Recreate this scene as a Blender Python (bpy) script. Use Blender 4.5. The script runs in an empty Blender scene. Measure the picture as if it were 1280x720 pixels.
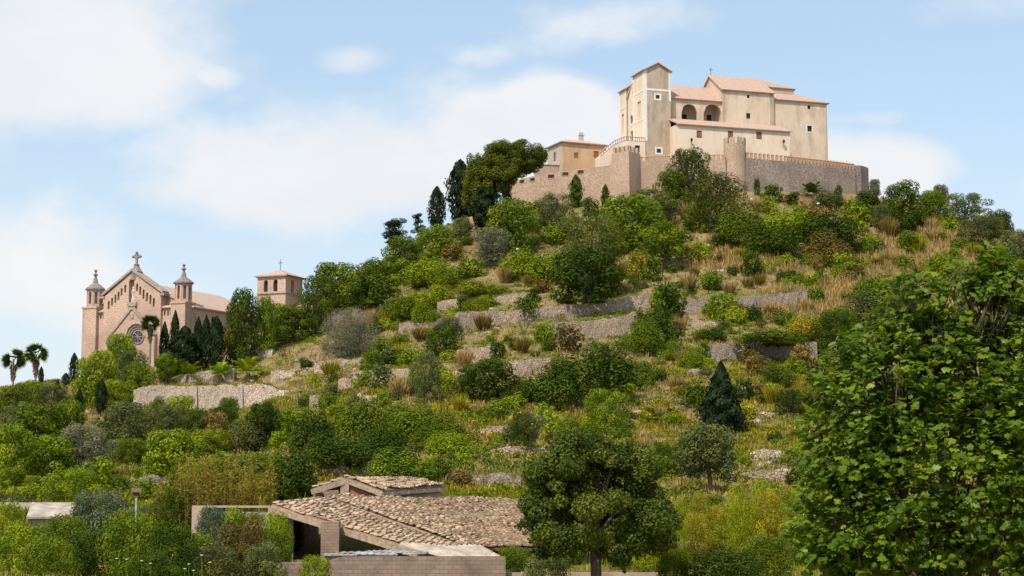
import bpy, bmesh, math, random
import numpy as np
from mathutils import Vector
PI = math.pi
R = math.radians
S = bpy.context.scene
COL = S.collection
rng = np.random.default_rng(7)
random.seed(7)

# ------------------------------------------------------------------ camera
F = 2100.0                                   # focal length in pixels of a 1280 wide picture
TH = math.atan(240.0 / F)                    # the camera looks up this much
CT, ST = math.cos(TH), math.sin(TH)
cd = bpy.data.cameras.new('camera'); cam = bpy.data.objects.new('camera', cd); COL.objects.link(cam)
cd.sensor_width = 36; cd.lens = 36 * F / 1280; cd.clip_start = 0.1; cd.clip_end = 20000
cam.rotation_euler = (PI / 2 + TH, 0, 0)
S.camera = cam

# ------------------------------------------------------------------ light
SUN = Vector((-0.30, -0.54, 0.785)).normalized()
sel, saz = math.asin(SUN.z), math.atan2(SUN.x, SUN.y)
ld = bpy.data.lights.new('sun', 'SUN'); lo = bpy.data.objects.new('sun', ld); COL.objects.link(lo)
ld.energy = 4.7; ld.angle = R(0.5); ld.color = (1, 0.91, 0.79)
lo.rotation_euler = SUN.to_track_quat('Z', 'Y').to_euler()
S.view_settings.view_transform = 'Standard'; S.view_settings.look = 'None'
S.view_settings.exposure = 0.0; S.view_settings.gamma = 1; S.view_settings.use_curve_mapping = False
SKY_STRENGTH = 0.10

def px(u, v, d):
    """point seen at pixel (u, v) of the 1280x720 photograph, d metres in front of the camera"""
    x = (u - 640) / F; y = (360 - v) / F
    Y = CT - y * ST; Z = ST + y * CT
    return Vector((x / Y * d, d, Z / Y * d))
def ray(u, v):
    return px(u, v, 1.0)
def project(p):
    f = p[1] * CT + p[2] * ST; up = -p[1] * ST + p[2] * CT
    return 640 + F * p[0] / f, 360 - F * up / f

w = bpy.data.worlds.new('World'); S.world = w; w.use_nodes = True
class NT:
    """small helper to write node trees"""
    def __init__(s, tree): s.t = tree; s.n = tree.nodes; s.l = tree.links
    def new(s, typ, **kw):
        n = s.n.new(typ)
        for k, v in kw.items(): setattr(n, k, v)
        return n
    def link(s, a, b): s.l.new(a, b)
    def inp(s, sock, v):
        if isinstance(v, bpy.types.NodeSocket): s.l.new(v, sock)
        else: sock.default_value = v
    def m(s, op, a, b=0.0, c=0.0, clamp=False):
        n = s.n.new('ShaderNodeMath'); n.operation = op; n.use_clamp = clamp
        s.inp(n.inputs[0], a); s.inp(n.inputs[1], b); s.inp(n.inputs[2], c)
        return n.outputs[0]
    def mix(s, f, a, b, mode='MIX'):
        n = s.n.new('ShaderNodeMix'); n.data_type = 'RGBA'; n.blend_type = mode
        s.inp(n.inputs[0], f)
        for k, v in ((6, a), (7, b)):
            s.inp(n.inputs[k], (*v, 1) if isinstance(v, tuple) and len(v) == 3 else v)
        return n.outputs[2]
    def noise(s, vec, scale, detail=4.0, rough=0.55, dist=0.0):
        n = s.n.new('ShaderNodeTexNoise'); n.inputs['Scale'].default_value = scale
        n.inputs['Detail'].default_value = detail; n.inputs['Roughness'].default_value = rough
        n.inputs['Distortion'].default_value = dist
        if vec is not None: s.link(vec, n.inputs['Vector'])
        return n.outputs['Fac']
    def ramp(s, f, lo, hi, smooth=True):
        n = s.n.new('ShaderNodeMapRange'); n.interpolation_type = 'SMOOTHSTEP' if smooth else 'LINEAR'
        s.inp(n.inputs['Value'], f); n.inputs['From Min'].default_value = lo; n.inputs['From Max'].default_value = hi
        return n.outputs[0]

nt = NT(w.node_tree); nt.n.clear()
sky = nt.new('ShaderNodeTexSky', sky_type='NISHITA', sun_disc=False, sun_elevation=sel, sun_rotation=saz)
sky.air_density = 1.0; sky.dust_density = 1.2; sky.ozone_density = 1.6
tc = nt.new('ShaderNodeTexCoord'); sp = nt.new('ShaderNodeSeparateXYZ'); nt.link(tc.outputs['Generated'], sp.inputs[0])
az = nt.m('ARCTAN2', sp.outputs[0], sp.outputs[1]); el = nt.m('ARCSINE', sp.outputs[2])
cb = nt.new('ShaderNodeCombineXYZ'); nt.link(az, cb.inputs[0]); nt.link(nt.m('MULTIPLY', el, 1.7), cb.inputs[1])
n1 = nt.noise(cb.outputs[0], 9.0, 9.0, 0.56, 0.15)
n2 = nt.noise(cb.outputs[0], 3.0, 5.0, 0.6)
def azel(u, v):
    r = ray(u, v).normalized()
    return math.atan2(r.x, r.y), math.asin(r.z)
acc = None
# clouds: place in the sky (as bearing and height), half width, half height, weight
for (u, v, ru, rv, k) in [(60, 65, 165, 105, 1.25), (-60, -60, 330, 160, 1.0), (340, 225, 250, 85, .85), (480, 205, 260, 85, .9), (690, 146, 80, 44, 2.1), (640, 170, 110, 55, 1.7), (745, 180, 60, 50, 1.6),
                          (760, 200, 130, 70, 1.0), (1100, 222, 105, 55, 1.15), (60, 330, 260, 150, .62), (740, 30, 150, 42, .66),
                          (540, 150, 190, 70, .62), (440, 78, 60, 26, .48), (260, 95, 50, 24, .45), (1110, 145, 80, 20, .5), (150, 420, 300, 160, .62),
                          (1240, 10, 150, 40, .55), (600, 68, 60, 20, .5), (1200, 250, 200, 60, .45)]:
    a0, e0 = azel(u, v)
    dx = nt.m('DIVIDE', nt.m('SUBTRACT', az, a0), ru / F); dy = nt.m('DIVIDE', nt.m('SUBTRACT', el, e0), rv / F)
    q = nt.m('ADD', nt.m('MULTIPLY', dx, dx), nt.m('MULTIPLY', dy, dy))
    b = nt.m('MULTIPLY', nt.m('EXPONENT', nt.m('MULTIPLY', q, -0.9)), k)
    acc = b if acc is None else nt.m('MAXIMUM', acc, b)
dens = nt.m('ADD', acc, nt.m('MULTIPLY', nt.m('SUBTRACT', n1, 0.5), 1.45))
mask = nt.ramp(dens, 0.20, 0.84)
lowhaze = nt.ramp(el, R(17), R(-1))
mask = nt.m('MAXIMUM', mask, nt.m('MULTIPLY', lowhaze, 0.5))
tone = nt.mix(nt.ramp(n2, 0.3, 0.7), (8.1, 8.5, 9.1), (9.3, 9.35, 9.4))
base = nt.mix(0.52, nt.mix(1.0, sky.outputs[0], (1.75, 1.8, 1.72), 'MULTIPLY'), (6.0, 7.7, 9.5))
skyc = nt.mix(mask, base, tone)
bg = nt.new('ShaderNodeBackground'); bg.inputs[1].default_value = SKY_STRENGTH; nt.link(skyc, bg.inputs[0])
out = nt.new('ShaderNodeOutputWorld'); nt.link(bg.outputs[0], out.inputs[0])

# ------------------------------------------------------------------ materials
def new_mat(name):
    m = bpy.data.materials.new(name); m.use_nodes = True
    t = NT(m.node_tree); b = m.node_tree.nodes['Principled BSDF']
    return m, t, b
def coords(t, kind='Object'):
    return t.new('ShaderNodeTexCoord').outputs[kind]
def pos(t): return t.new('ShaderNodeNewGeometry').outputs['Position']
def bump(t, b, h, strength, dist):
    n = t.new('ShaderNodeBump'); n.inputs['Strength'].default_value = strength; n.inputs['Distance'].default_value = dist
    t.link(h, n.inputs['Height']); t.link(n.outputs[0], b.inputs['Normal'])
def plaster(name, c1, c2, stain, scale=0.25, stain_amt=0.6, rough=0.9):
    m, t, b = new_mat(name); v = pos(t)
    mp = t.new('ShaderNodeMapping'); mp.inputs['Scale'].default_value = (1, 1, 0.35); t.link(v, mp.inputs[0])
    a = t.ramp(t.noise(v, scale, 6), 0.35, 0.68); s_ = t.ramp(t.noise(mp.outputs[0], scale * 2.2, 8, 0.65), 0.45, 0.68)
    c = t.mix(a, c1, c2); c = t.mix(t.m('MULTIPLY', s_, min(1, stain_amt * 1.25)), c, stain)
    mp2 = t.new('ShaderNodeMapping'); mp2.inputs['Scale'].default_value = (1, 1, .12); t.link(v, mp2.inputs[0]); c = t.mix(t.m('MULTIPLY', t.ramp(t.noise(mp2.outputs[0], 1.1, 6, .7), .52, .74), .38), c, tuple(x * .8 for x in stain))
    c = t.mix(t.m('MULTIPLY', t.ramp(t.noise(v, .5, 9, .75, .6), .56, .64), .28), c, tuple(min(1, x * 1.15) for x in c2))
    fine = t.noise(v, 5.0, 5, 0.7)
    c = t.mix(t.m('MULTIPLY', t.ramp(fine, .35, .75), .18), c, tuple(x * .6 for x in c1))
    t.link(c, b.inputs['Base Color']); b.inputs['Roughness'].default_value = rough
    bump(t, b, fine, 0.4, 0.04)
    return m
def masonry(name, c1, c2, c3, joint, size=0.5, flat=0.6, stain=None, wear=0.35):
    """irregular stone blocks"""
    m, t, b = new_mat(name); v = pos(t)
    mp = t.new('ShaderNodeMapping'); mp.inputs['Scale'].default_value = (1, 1, 1 / flat); t.link(v, mp.inputs[0])
    vo = t.new('ShaderNodeTexVoronoi', feature='F1'); vo.inputs['Scale'].default_value = 1 / size; t.link(mp.outputs[0], vo.inputs['Vector'])
    ve = t.new('ShaderNodeTexVoronoi', feature='DISTANCE_TO_EDGE'); ve.inputs['Scale'].default_value = 1 / size; t.link(mp.outputs[0], ve.inputs['Vector'])
    sx = t.new('ShaderNodeSeparateColor'); t.link(vo.outputs['Color'], sx.inputs[0])
    c = t.mix(sx.outputs[0], c1, c2); c = t.mix(t.m('MULTIPLY', t.ramp(sx.outputs[1], .55, .95), .8), c, c3)
    big = t.ramp(t.noise(v, 0.16, 7, 0.6), 0.42, 0.68)
    if stain: c = t.mix(t.m('MULTIPLY', big, wear), c, stain)
    jm = t.ramp(ve.outputs['Distance'], 0.015, 0.09)
    c = t.mix(jm, joint, c)
    t.link(c, b.inputs['Base Color']); b.inputs['Roughness'].default_value = 0.95
    bump(t, b, t.m('ADD', jm, t.m('MULTIPLY', t.noise(v, 6, 4), .5)), 0.7, size * 0.2)
    return m
def rooftile(name, c1, c2, c3, per=0.34):
    m, t, b = new_mat(name)
    at = t.new('ShaderNodeAttribute', attribute_name='ruv'); v = at.outputs['Vector']
    s = t.new('ShaderNodeSeparateXYZ'); t.link(v, s.inputs[0])
    u = t.m('FRACT', t.m('DIVIDE', s.outputs[0], per)); ridge = t.m('SINE', t.m('MULTIPLY', u, PI))
    row = t.m('FRACT', t.m('DIVIDE', s.outputs[1], per * 1.3))
    wn = t.new('ShaderNodeTexWhiteNoise', noise_dimensions='2D')
    cc = t.new('ShaderNodeCombineXYZ'); t.link(t.m('FLOOR', t.m('DIVIDE', s.outputs[0], per)), cc.inputs[0]); t.link(t.m('FLOOR', t.m('DIVIDE', s.outputs[1], per * 1.3)), cc.inputs[1])
    t.link(cc.outputs[0], wn.inputs['Vector'])
    c = t.mix(wn.outputs['Value'], c1, c2); c = t.mix(t.m('MULTIPLY', t.ramp(t.noise(v, .35, 6, .65), .45, .7), .75), c, c3)
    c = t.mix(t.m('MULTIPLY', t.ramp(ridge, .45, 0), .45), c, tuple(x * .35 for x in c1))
    t.link(c, b.inputs['Base Color']); b.inputs['Roughness'].default_value = 0.9
    bump(t, b, t.m('ADD', ridge, t.m('MULTIPLY', row, .5)), 1.0, 0.12)
    return m
def leafmat(name, c, var=0.22, trans=0.3, rough=0.65, tip=None, sheen=0.12):
    m, t, b = new_mat(name)
    at = t.new('ShaderNodeAttribute', attribute_name='shade'); oi = t.new('ShaderNodeObjectInfo')
    k = t.m('MULTIPLY', at.outputs['Fac'], t.m('ADD', 1 - var, t.m('MULTIPLY', oi.outputs['Random'], 2 * var)))
    hue = t.mix(t.ramp(at.outputs['Fac'], .65, 1.35), tuple(x * y for x, y in zip(c, (.85, 1.0, 1.0))), tip or tuple(x * y for x, y in zip(c, (1.25, 1.1, .85))))
    cc = t.new('ShaderNodeVectorMath', operation='SCALE'); t.link(hue, cc.inputs[0]); t.link(k, cc.inputs['Scale'])
    t.link(cc.outputs[0], b.inputs['Base Color']); b.inputs['Roughness'].default_value = rough
    b.inputs['Specular IOR Level'].default_value = sheen
    tr = t.new('ShaderNodeBsdfTranslucent')
    c2 = t.mix(1.0, cc.outputs[0], (1.3, 1.25, .6), 'MULTIPLY'); t.link(c2, tr.inputs[0])
    mx = t.new('ShaderNodeMixShader'); mx.inputs[0].default_value = trans
    t.link(b.outputs[0], mx.inputs[1]); t.link(tr.outputs[0], mx.inputs[2])
    t.link(mx.outputs[0], t.n['Material Output'].inputs[0])
    return m
def simple(name, c, rough=0.7, metal=0.0, var=0.3, scale=3.0, spec=0.5):
    m, t, b = new_mat(name); v = pos(t)
    f = t.noise(v, scale, 6, .65)
    t.link(t.mix(t.ramp(f, .3, .7), tuple(x * (1 - var) for x in c), tuple(min(1, x * (1 + var)) for x in c)), b.inputs['Base Color'])
    b.inputs['Roughness'].default_value = rough; b.inputs['Metallic'].default_value = metal; b.inputs['Specular IOR Level'].default_value = spec
    bump(t, b, f, .3, .03)
    return m
def blocks(name, c1, c2, joint, bw=.4, bh=.2):
    m, t, b = new_mat(name); v = coords(t)
    bt = t.new('ShaderNodeTexBrick'); at = t.new('ShaderNodeAttribute', attribute_name='ruv'); t.link(at.outputs['Vector'], bt.inputs['Vector'])
    bt.inputs['Scale'].default_value = 1; bt.inputs['Brick Width'].default_value = bw; bt.inputs['Row Height'].default_value = bh
    bt.inputs['Mortar Size'].default_value = .012; bt.inputs['Color1'].default_value = (*c1, 1); bt.inputs['Color2'].default_value = (*c2, 1); bt.inputs['Mortar'].default_value = (*joint, 1)
    f = t.noise(v, .7, 8, .7)
    c = t.mix(t.m('MULTIPLY', t.ramp(f, .42, .68), .7), bt.outputs['Color'], tuple(x * .45 for x in c1))
    t.link(c, b.inputs['Base Color']); b.inputs['Roughness'].default_value = .95
    bump(t, b, t.m('ADD', t.m('SUBTRACT', 1.0, bt.outputs['Fac']), t.m('MULTIPLY', t.noise(v, 8, 4), .6)), .6, .03)
    return m

M = {}
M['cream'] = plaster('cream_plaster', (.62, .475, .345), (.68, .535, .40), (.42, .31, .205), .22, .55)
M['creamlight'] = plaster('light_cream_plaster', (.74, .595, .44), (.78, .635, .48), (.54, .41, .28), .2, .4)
M['tan'] = plaster('tan_plaster', (.43, .33, .245), (.50, .39, .29), (.30, .23, .14), .3, .7)
M['whiteplaster'] = plaster('white_trim_plaster', (.74, .69, .62), (.78, .73, .66), (.55, .5, .43), .5, .35)
M['orangeplaster'] = plaster('orange_plaster', (.58, .36, .215), (.62, .41, .255), (.42, .25, .15), .3, .5)
M['greyplaster'] = plaster('grey_plaster', (.45, .38, .31), (.5, .43, .35), (.3, .25, .2), .3, .5)
M['pinkplaster'] = plaster('pink_render', (.40, .29, .22), (.46, .34, .265), (.24, .18, .14), .5, .5)
M['fort'] = masonry('fortress_stone', (.52, .365, .255), (.60, .43, .305), (.43, .30, .215), (.34, .24, .17), .5, .65, (.38, .27, .19), .6)
M['fortshaded'] = masonry('shaded_fortress_stone', (.33, .25, .195), (.40, .31, .245), (.26, .20, .165), (.17, .13, .10), .55, .65, (.17, .14, .12), .7)  # fortress stone with the shade of the less lit wall in its colour
M['churchstone'] = masonry('church_sandstone', (.60, .42, .315), (.62, .435, .325), (.57, .40, .30), (.54, .375, .28), .6, .55, (.30, .20, .15), .55)
M['churchtrim'] = masonry('church_pale_trim', (.46, .36, .29), (.5, .4, .33), (.4, .31, .25), (.3, .24, .2), .5, .6, (.3, .24, .2), .5)
M['greystone'] = masonry('weathered_grey_stone', (.30, .25, .23), (.36, .30, .27), (.25, .21, .2), (.18, .15, .14), .4, .8, (.2, .17, .16), .6)
M['dry'] = masonry('dry_stone', (.46, .335, .225), (.57, .43, .30), (.32, .23, .165), (.10, .075, .055), .34, .7, (.27, .205, .145), .75)
M['drypale'] = masonry('pale_dry_stone', (.52, .41, .305), (.62, .50, .38), (.38, .295, .22), (.15, .12, .09), .36, .7, (.34, .27, .2), .65)
M['drydark'] = masonry('dark_dry_stone', (.34, .26, .19), (.44, .34, .255), (.26, .195, .145), (.08, .065, .055), .32, .75, (.2, .17, .13), .5)
M['rock'] = plaster('limestone', (.36, .30, .25), (.45, .39, .33), (.25, .2, .16), .9, .5)
M['roof'] = rooftile('terracotta_roof', (.55, .335, .24), (.66, .45, .345), (.54, .42, .34))
M['roofpale'] = rooftile('pale_terracotta_roof', (.60, .40, .29), (.68, .48, .36), (.58, .46, .37))
M['wood'] = simple('brown_shutter_wood', (.23, .11, .045), .7, scale=8)
M['rawwood'] = simple('weathered_beam_wood', (.36, .26, .18), .85, scale=5, var=.35)
M['darkwood'] = simple('dark_old_wood', (.12, .085, .06), .85, scale=5)
M['dark'] = simple('dark_room', (.018, .015, .013), .9)
M['glass'] = simple('dark_window_glass', (.02, .022, .026), .25)
M['rose'] = simple('rose_window_glass', (.03, .03, .055), .3)
M['iron'] = simple('black_iron', (.02, .02, .022), .5)
M['steel'] = simple('galvanised_steel', (.5, .5, .5), .5, .4)
M['white'] = simple('white_paint', (.8, .8, .79), .5, var=.08)
M['statue'] = simple('pale_statue_stone', (.55, .48, .42), .9)
M['brick'] = blocks('orange_brick', (.50, .20, .085), (.42, .16, .07), (.3, .2, .14), .28, .09)
M['block'] = blocks('concrete_block', (.25, .18, .135), (.31, .225, .17), (.19, .138, .105), .45, .22)
M['merlon'] = simple('brick_merlon', (.43, .27, .165), .9, scale=4)
M['quoin'] = blocks('pillar_brick', (.36, .24, .17), (.30, .2, .15), (.22, .16, .12), .38, .16)
M['slate'] = simple('grey_sheet', (.38, .37, .36), .6, scale=2, var=.4)
M['corr'] = simple('corrugated_sheet', (.40, .33, .26), .8, scale=1.2, var=.35)
M['bark'] = simple('bark', (.10, .075, .055), .95, scale=6, var=.4)
M['barkgrey'] = simple('grey_bark', (.24, .20, .17), .95, scale=6, var=.35)
M['barkfig'] = simple('fig_bark', (.22, .195, .165), .9, scale=5)
M['deadwood'] = simple('bleached_dead_wood', (.48, .43, .37), .9, scale=6)
M['skirt'] = simple('dead_palm_fronds', (.20, .13, .075), .95, scale=6, var=.4)
M['bird'] = simple('white_feathers', (.8, .8, .8), .8, var=.05)
LEAF = dict(dark=(.050, .078, .005), mid=(.108, .150, .007), bright=(.172, .225, .008), olive=(.112, .126, .038), grey=(.165, .155, .105),
            yellow=(.235, .205, .014), brown=(.160, .115, .030), pine=(.095, .112, .011), cypress=(.017, .030, .009), blue=(.095, .118, .070), straw=(.33, .235, .100),
            lime=(.198, .232, .009), blackpine=(.012, .016, .010), twig=(.19, .165, .145))
for k, c in LEAF.items(): M['leaf_' + k] = leafmat(k + '_foliage', c, .14 if k in ('cypress', 'straw') else .22, .12 if k in ('cypress', 'blackpine') else .23)

def tile_mat():
    m, t, b = new_mat('old_clay_tiles')
    at = t.new('ShaderNodeAttribute', attribute_name='shade'); v = coords(t)
    c = t.mix(t.ramp(at.outputs['Fac'], .6, 1.4), (.27, .18, .11), (.52, .385, .25))
    c = t.mix(t.m('MULTIPLY', t.ramp(t.noise(v, 3.5, 6, .7), .5, .68), .6), c, (.2, .16, .12))
    c = t.mix(t.m('MULTIPLY', t.ramp(t.noise(v, .5, 4, .6), .5, .7), .35), c, (.46, .26, .16))
    t.link(c, b.inputs['Base Color']); b.inputs['Roughness'].default_value = .95
    return m
M['tiles'] = tile_mat()

def ground_mat():
    m, t, b = new_mat('hillside_soil'); v = pos(t)
    s = t.new('ShaderNodeSeparateXYZ'); t.link(v, s.inputs[0])
    a = t.ramp(t.noise(v, .045, 6, .6), .40, .60); g = t.ramp(t.noise(v, .10, 7, .62, .3), .44, .60); f = t.noise(v, 1.6, 8, .7)
    low = t.ramp(s.outputs[1], 235.0, 160.0)
    c = t.mix(a, (.29, .195, .105), (.325, .24, .122))            # dry earth and straw
    c = t.mix(t.m('MULTIPLY', g, .75), c, (.17, .155, .045))      # short green growth
    c = t.mix(t.m('MULTIPLY', low, .75), c, (.225, .19, .045))     # yellow meadow on the lower terraces
    st = t.ramp(t.noise(v, .55, 9, .75), .60, .70)
    c = t.mix(t.m('MULTIPLY', st, .4), c, (.40, .34, .28))        # bare stone
    c = t.mix(t.m('MULTIPLY', t.ramp(f, .4, .75), .4), c, (.15, .11, .06))
    t.link(c, b.inputs['Base Color']); b.inputs['Roughness'].default_value = 1.0; b.inputs['Specular IOR Level'].default_value = .1
    bump(t, b, f, .8, .35)
    return m
M['ground'] = ground_mat()
# ------------------------------------------------------------------ mesh helpers
def mesh_np(name, verts, loops, starts, totals, mat=None, shade=None, ruv=None, smooth=False):
    me = bpy.data.meshes.new(name)
    me.vertices.add(len(verts)); me.vertices.foreach_set('co', np.asarray(verts, np.float32).ravel())
    me.loops.add(len(loops)); me.loops.foreach_set('vertex_index', np.asarray(loops, np.int32))
    me.polygons.add(len(starts)); me.polygons.foreach_set('loop_start', np.asarray(starts, np.int32)); me.polygons.foreach_set('loop_total', np.asarray(totals, np.int32))
    if smooth: me.polygons.foreach_set('use_smooth', np.ones(len(starts), bool))
    if shade is not None:
        a = me.attributes.new('shade', 'FLOAT', 'POINT'); a.data.foreach_set('value', np.asarray(shade, np.float32))
    if ruv is not None:
        a = me.attributes.new('ruv', 'FLOAT_VECTOR', 'POINT'); a.data.foreach_set('vector', np.asarray(ruv, np.float32).ravel())
    me.update(calc_edges=True)
    if mat is not None: me.materials.append(mat)
    return me
def link(name, me, parent=None, loc=None):
    o = bpy.data.objects.new(name, me); COL.objects.link(o)
    if parent is not None: o.parent = parent
    if loc is not None: o.location = loc
    return o
def tag(o, label=None, cat=None, group=None, kind=None):
    if label: o['label'] = label
    if cat: o['category'] = cat
    if group: o['group'] = group
    if kind: o['kind'] = kind
    return o
def empty(name, loc, label, cat, group=None, rz=0.0):
    o = bpy.data.objects.new(name, None); COL.objects.link(o); o.location = loc; o.rotation_euler = (0, 0, rz); o.empty_display_size = .3
    return tag(o, label, cat, group)

class MB:
    def __init__(s): s.v = []; s.f = []; s.uv = []; s.sh = []
    def add(s, pts, faces, uv=None, shade=1.0):
        k = len(s.v); s.v += [tuple(p) for p in pts]; s.f += [tuple(k + i for i in f) for f in faces]
        s.uv += uv if uv else [(p[0] + p[1], p[2], 0) for p in pts]
        s.sh += [shade] * len(pts)
    def hexa(s, p, shade=1.0):      # 4 bottom + 4 top, both counter-clockwise seen from above
        s.add(p, [(3, 2, 1, 0), (4, 5, 6, 7), (0, 1, 5, 4), (1, 2, 6, 5), (2, 3, 7, 6), (3, 0, 4, 7)], shade=shade)
    def box(s, x0, x1, y0, y1, z0, z1, shade=1.0):
        s.hexa([(x0, y0, z0), (x1, y0, z0), (x1, y1, z0), (x0, y1, z0), (x0, y0, z1), (x1, y0, z1), (x1, y1, z1), (x0, y1, z1)], shade)
    def prism(s, poly, vec):
        n = len(poly); a = [Vector(p) for p in poly]; b = [p + Vector(vec) for p in a]
        s.add(a + b, [tuple(range(n))[::-1], tuple(range(n, 2 * n))] + [(i, (i + 1) % n, n + (i + 1) % n, n + i) for i in range(n)])
    def slab(s, pts, th):           # roof slab: first two points along the ridge, the others along the eave; gets roof coordinates
        a = [Vector(p) for p in pts]; nrm = (a[1] - a[0]).cross(a[2] - a[0])
        if nrm.length < 1e-6: nrm = Vector((0, 0, 1))
        nrm.normalize()
        if nrm.z < 0: nrm = -nrm
        e = a[-1] - a[-2]; e.z = 0; e = e.normalized() if e.length > 1e-6 else Vector((1, 0, 0)); q = nrm.cross(e)
        b = [p - nrm * th for p in a]; n = len(a)
        uv = [(p.dot(e), p.dot(q), 0) for p in a] * 2
        s.add(a + b, [tuple(range(n)), tuple(range(n, 2 * n))[::-1]] + [(i, (i + 1) % n, n + (i + 1) % n, n + i) for i in range(n)], uv=uv)
    def tube(s, pts, rad, n=6, shade=1.0):
        pts = [Vector(p) for p in pts]
        rad = rad if isinstance(rad, (list, tuple)) else [rad] * len(pts)
        ring = []
        for i, p in enumerate(pts):
            d = (pts[min(i + 1, len(pts) - 1)] - pts[max(i - 1, 0)])
            d = d.normalized() if d.length > 1e-9 else Vector((0, 0, 1))
            a = d.cross(Vector((0, 1, 0.1)) if abs(d.y) < .9 else Vector((1, 0, 0))).normalized(); b = d.cross(a)
            ring += [p + (a * math.cos(2 * PI * k / n) + b * math.sin(2 * PI * k / n)) * rad[i] for k in range(n)]
        fs = [tuple(range(n))[::-1], tuple((len(pts) - 1) * n + k for k in range(n))]
        for i in range(len(pts) - 1):
            fs += [(i * n + k, i * n + (k + 1) % n, (i + 1) * n + (k + 1) % n, (i + 1) * n + k) for k in range(n)]
        s.add(ring, fs, shade=shade)
    def lathe(s, prof, cx=0, cy=0, n=12, rot=0.0):
        ring = []
        for r, z in prof: ring += [(cx + r * math.cos(2 * PI * k / n + rot), cy + r * math.sin(2 * PI * k / n + rot), z) for k in range(n)]
        m = len(prof)
        fs = [tuple(range(n))[::-1], tuple((m - 1) * n + k for k in range(n))]
        for i in range(m - 1): fs += [(i * n + k, i * n + (k + 1) % n, (i + 1) * n + (k + 1) % n, (i + 1) * n + k) for k in range(n)]
        uv = [(2 * PI * r * k / n, z, 0) for r, z in prof for k in range(n)]
        s.add(ring, fs, uv=uv)
    def build(s, name, mat, parent=None, loc=None, smooth=False):
        me = bpy.data.meshes.new(name); me.from_pydata(s.v, [], s.f)
        a = me.attributes.new('ruv', 'FLOAT_VECTOR', 'POINT'); a.data.foreach_set('vector', np.asarray(s.uv, np.float32).ravel())
        a = me.attributes.new('shade', 'FLOAT', 'POINT'); a.data.foreach_set('value', np.asarray(s.sh, np.float32))
        if smooth: me.polygons.foreach_set('use_smooth', np.ones(len(me.polygons), bool))
        me.update(); me.materials.append(mat)
        return link(name, me, parent, loc)

def wall(mb, p0, p1, z0, z1, th, ops=(), top=None, brk=(), ztop_fn=None):
    """upright wall from p0 to p1 (plan points; inward is to the left of the direction of travel), real openings
    ops: (a0, a1, z_bottom, z_spring, 'r' or 'a')"""
    p0 = Vector((p0[0], p0[1])); p1 = Vector((p1[0], p1[1])); L = (p1 - p0).length; d = (p1 - p0) / L; n = Vector((-d.y, d.x)) * th
    T = top if top else (lambda a: z1)
    B = {0.0, L} | {b for b in brk if 0 < b < L}
    for o in ops:
        k = 8 if o[4] == 'a' else 1
        B |= {o[0] + (o[1] - o[0]) * i / k for i in range(k + 1)}
    B = sorted(B)
    def arch(o, a):
        if o[4] == 'r': return o[3]
        r = (o[1] - o[0]) / 2; x = a - (o[0] + o[1]) / 2
        return o[3] + math.sqrt(max(0, r * r - x * x))
    def col(a, b, za0, zb0, za1, zb1):
        A, Bp = p0 + d * a, p0 + d * b
        mb.hexa([(A.x, A.y, za0), (Bp.x, Bp.y, zb0), (Bp.x + n.x, Bp.y + n.y, zb0), (A.x + n.x, A.y + n.y, za0),
                 (A.x, A.y, za1), (Bp.x, Bp.y, zb1), (Bp.x + n.x, Bp.y + n.y, zb1), (A.x + n.x, A.y + n.y, za1)])
    for a, b in zip(B[:-1], B[1:]):
        if b - a < 1e-5: continue
        mid = (a + b) / 2; z = (z0, z0)
        for o in sorted((o for o in ops if o[0] < mid < o[1]), key=lambda o: o[2]):
            if o[2] > max(z): col(a, b, z[0], z[1], o[2], o[2])
            z = (arch(o, a), arch(o, b))
        col(a, b, z[0], z[1], T(a), T(b))
def along(p0, p1, a, off=0.0):
    p0 = Vector((p0[0], p0[1])); p1 = Vector((p1[0], p1[1])); d = (p1 - p0).normalized()
    return p0 + d * a + Vector((-d.y, d.x)) * off
def plate(mb, p0, p1, a0, a1, z0, z1, o0, o1):
    """box on a wall line, from o0 to o1 inward (negative: proud)"""
    A, B_, C, D = along(p0, p1, a0, o0), along(p0, p1, a1, o0), along(p0, p1, a1, o1), along(p0, p1, a0, o1)
    mb.hexa([(q.x, q.y, z) for z in (z0, z1) for q in (A, B_, C, D)])
def ring(mb, p0, p1, a0, a1, z0, z1, w_, o0, o1):
    plate(mb, p0, p1, a0 - w_, a0, z0 - w_, z1 + w_, o0, o1); plate(mb, p0, p1, a1, a1 + w_, z0 - w_, z1 + w_, o0, o1)
    plate(mb, p0, p1, a0, a1, z0 - w_, z0, o0, o1); plate(mb, p0, p1, a0, a1, z1, z1 + w_, o0, o1)
def window(parent, p0, p1, op, pane='glass', recess=.22, frame=None, fw=.14, name='window'):
    a0, a1, z0, z1 = op[:4]; zt = z1 + (a1 - a0) / 2 if op[4] == 'a' else z1
    mb = MB(); plate(mb, p0, p1, a0 - .05, a1 + .05, z0 - .05, zt + .05, recess, recess + .06); o = mb.build(name, M[pane], parent)
    if frame:
        f = MB(); ring(f, p0, p1, a0, a1, z0, z1, fw, -.05, .1); f.build('frame', M[frame], o)
    return o

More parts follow.
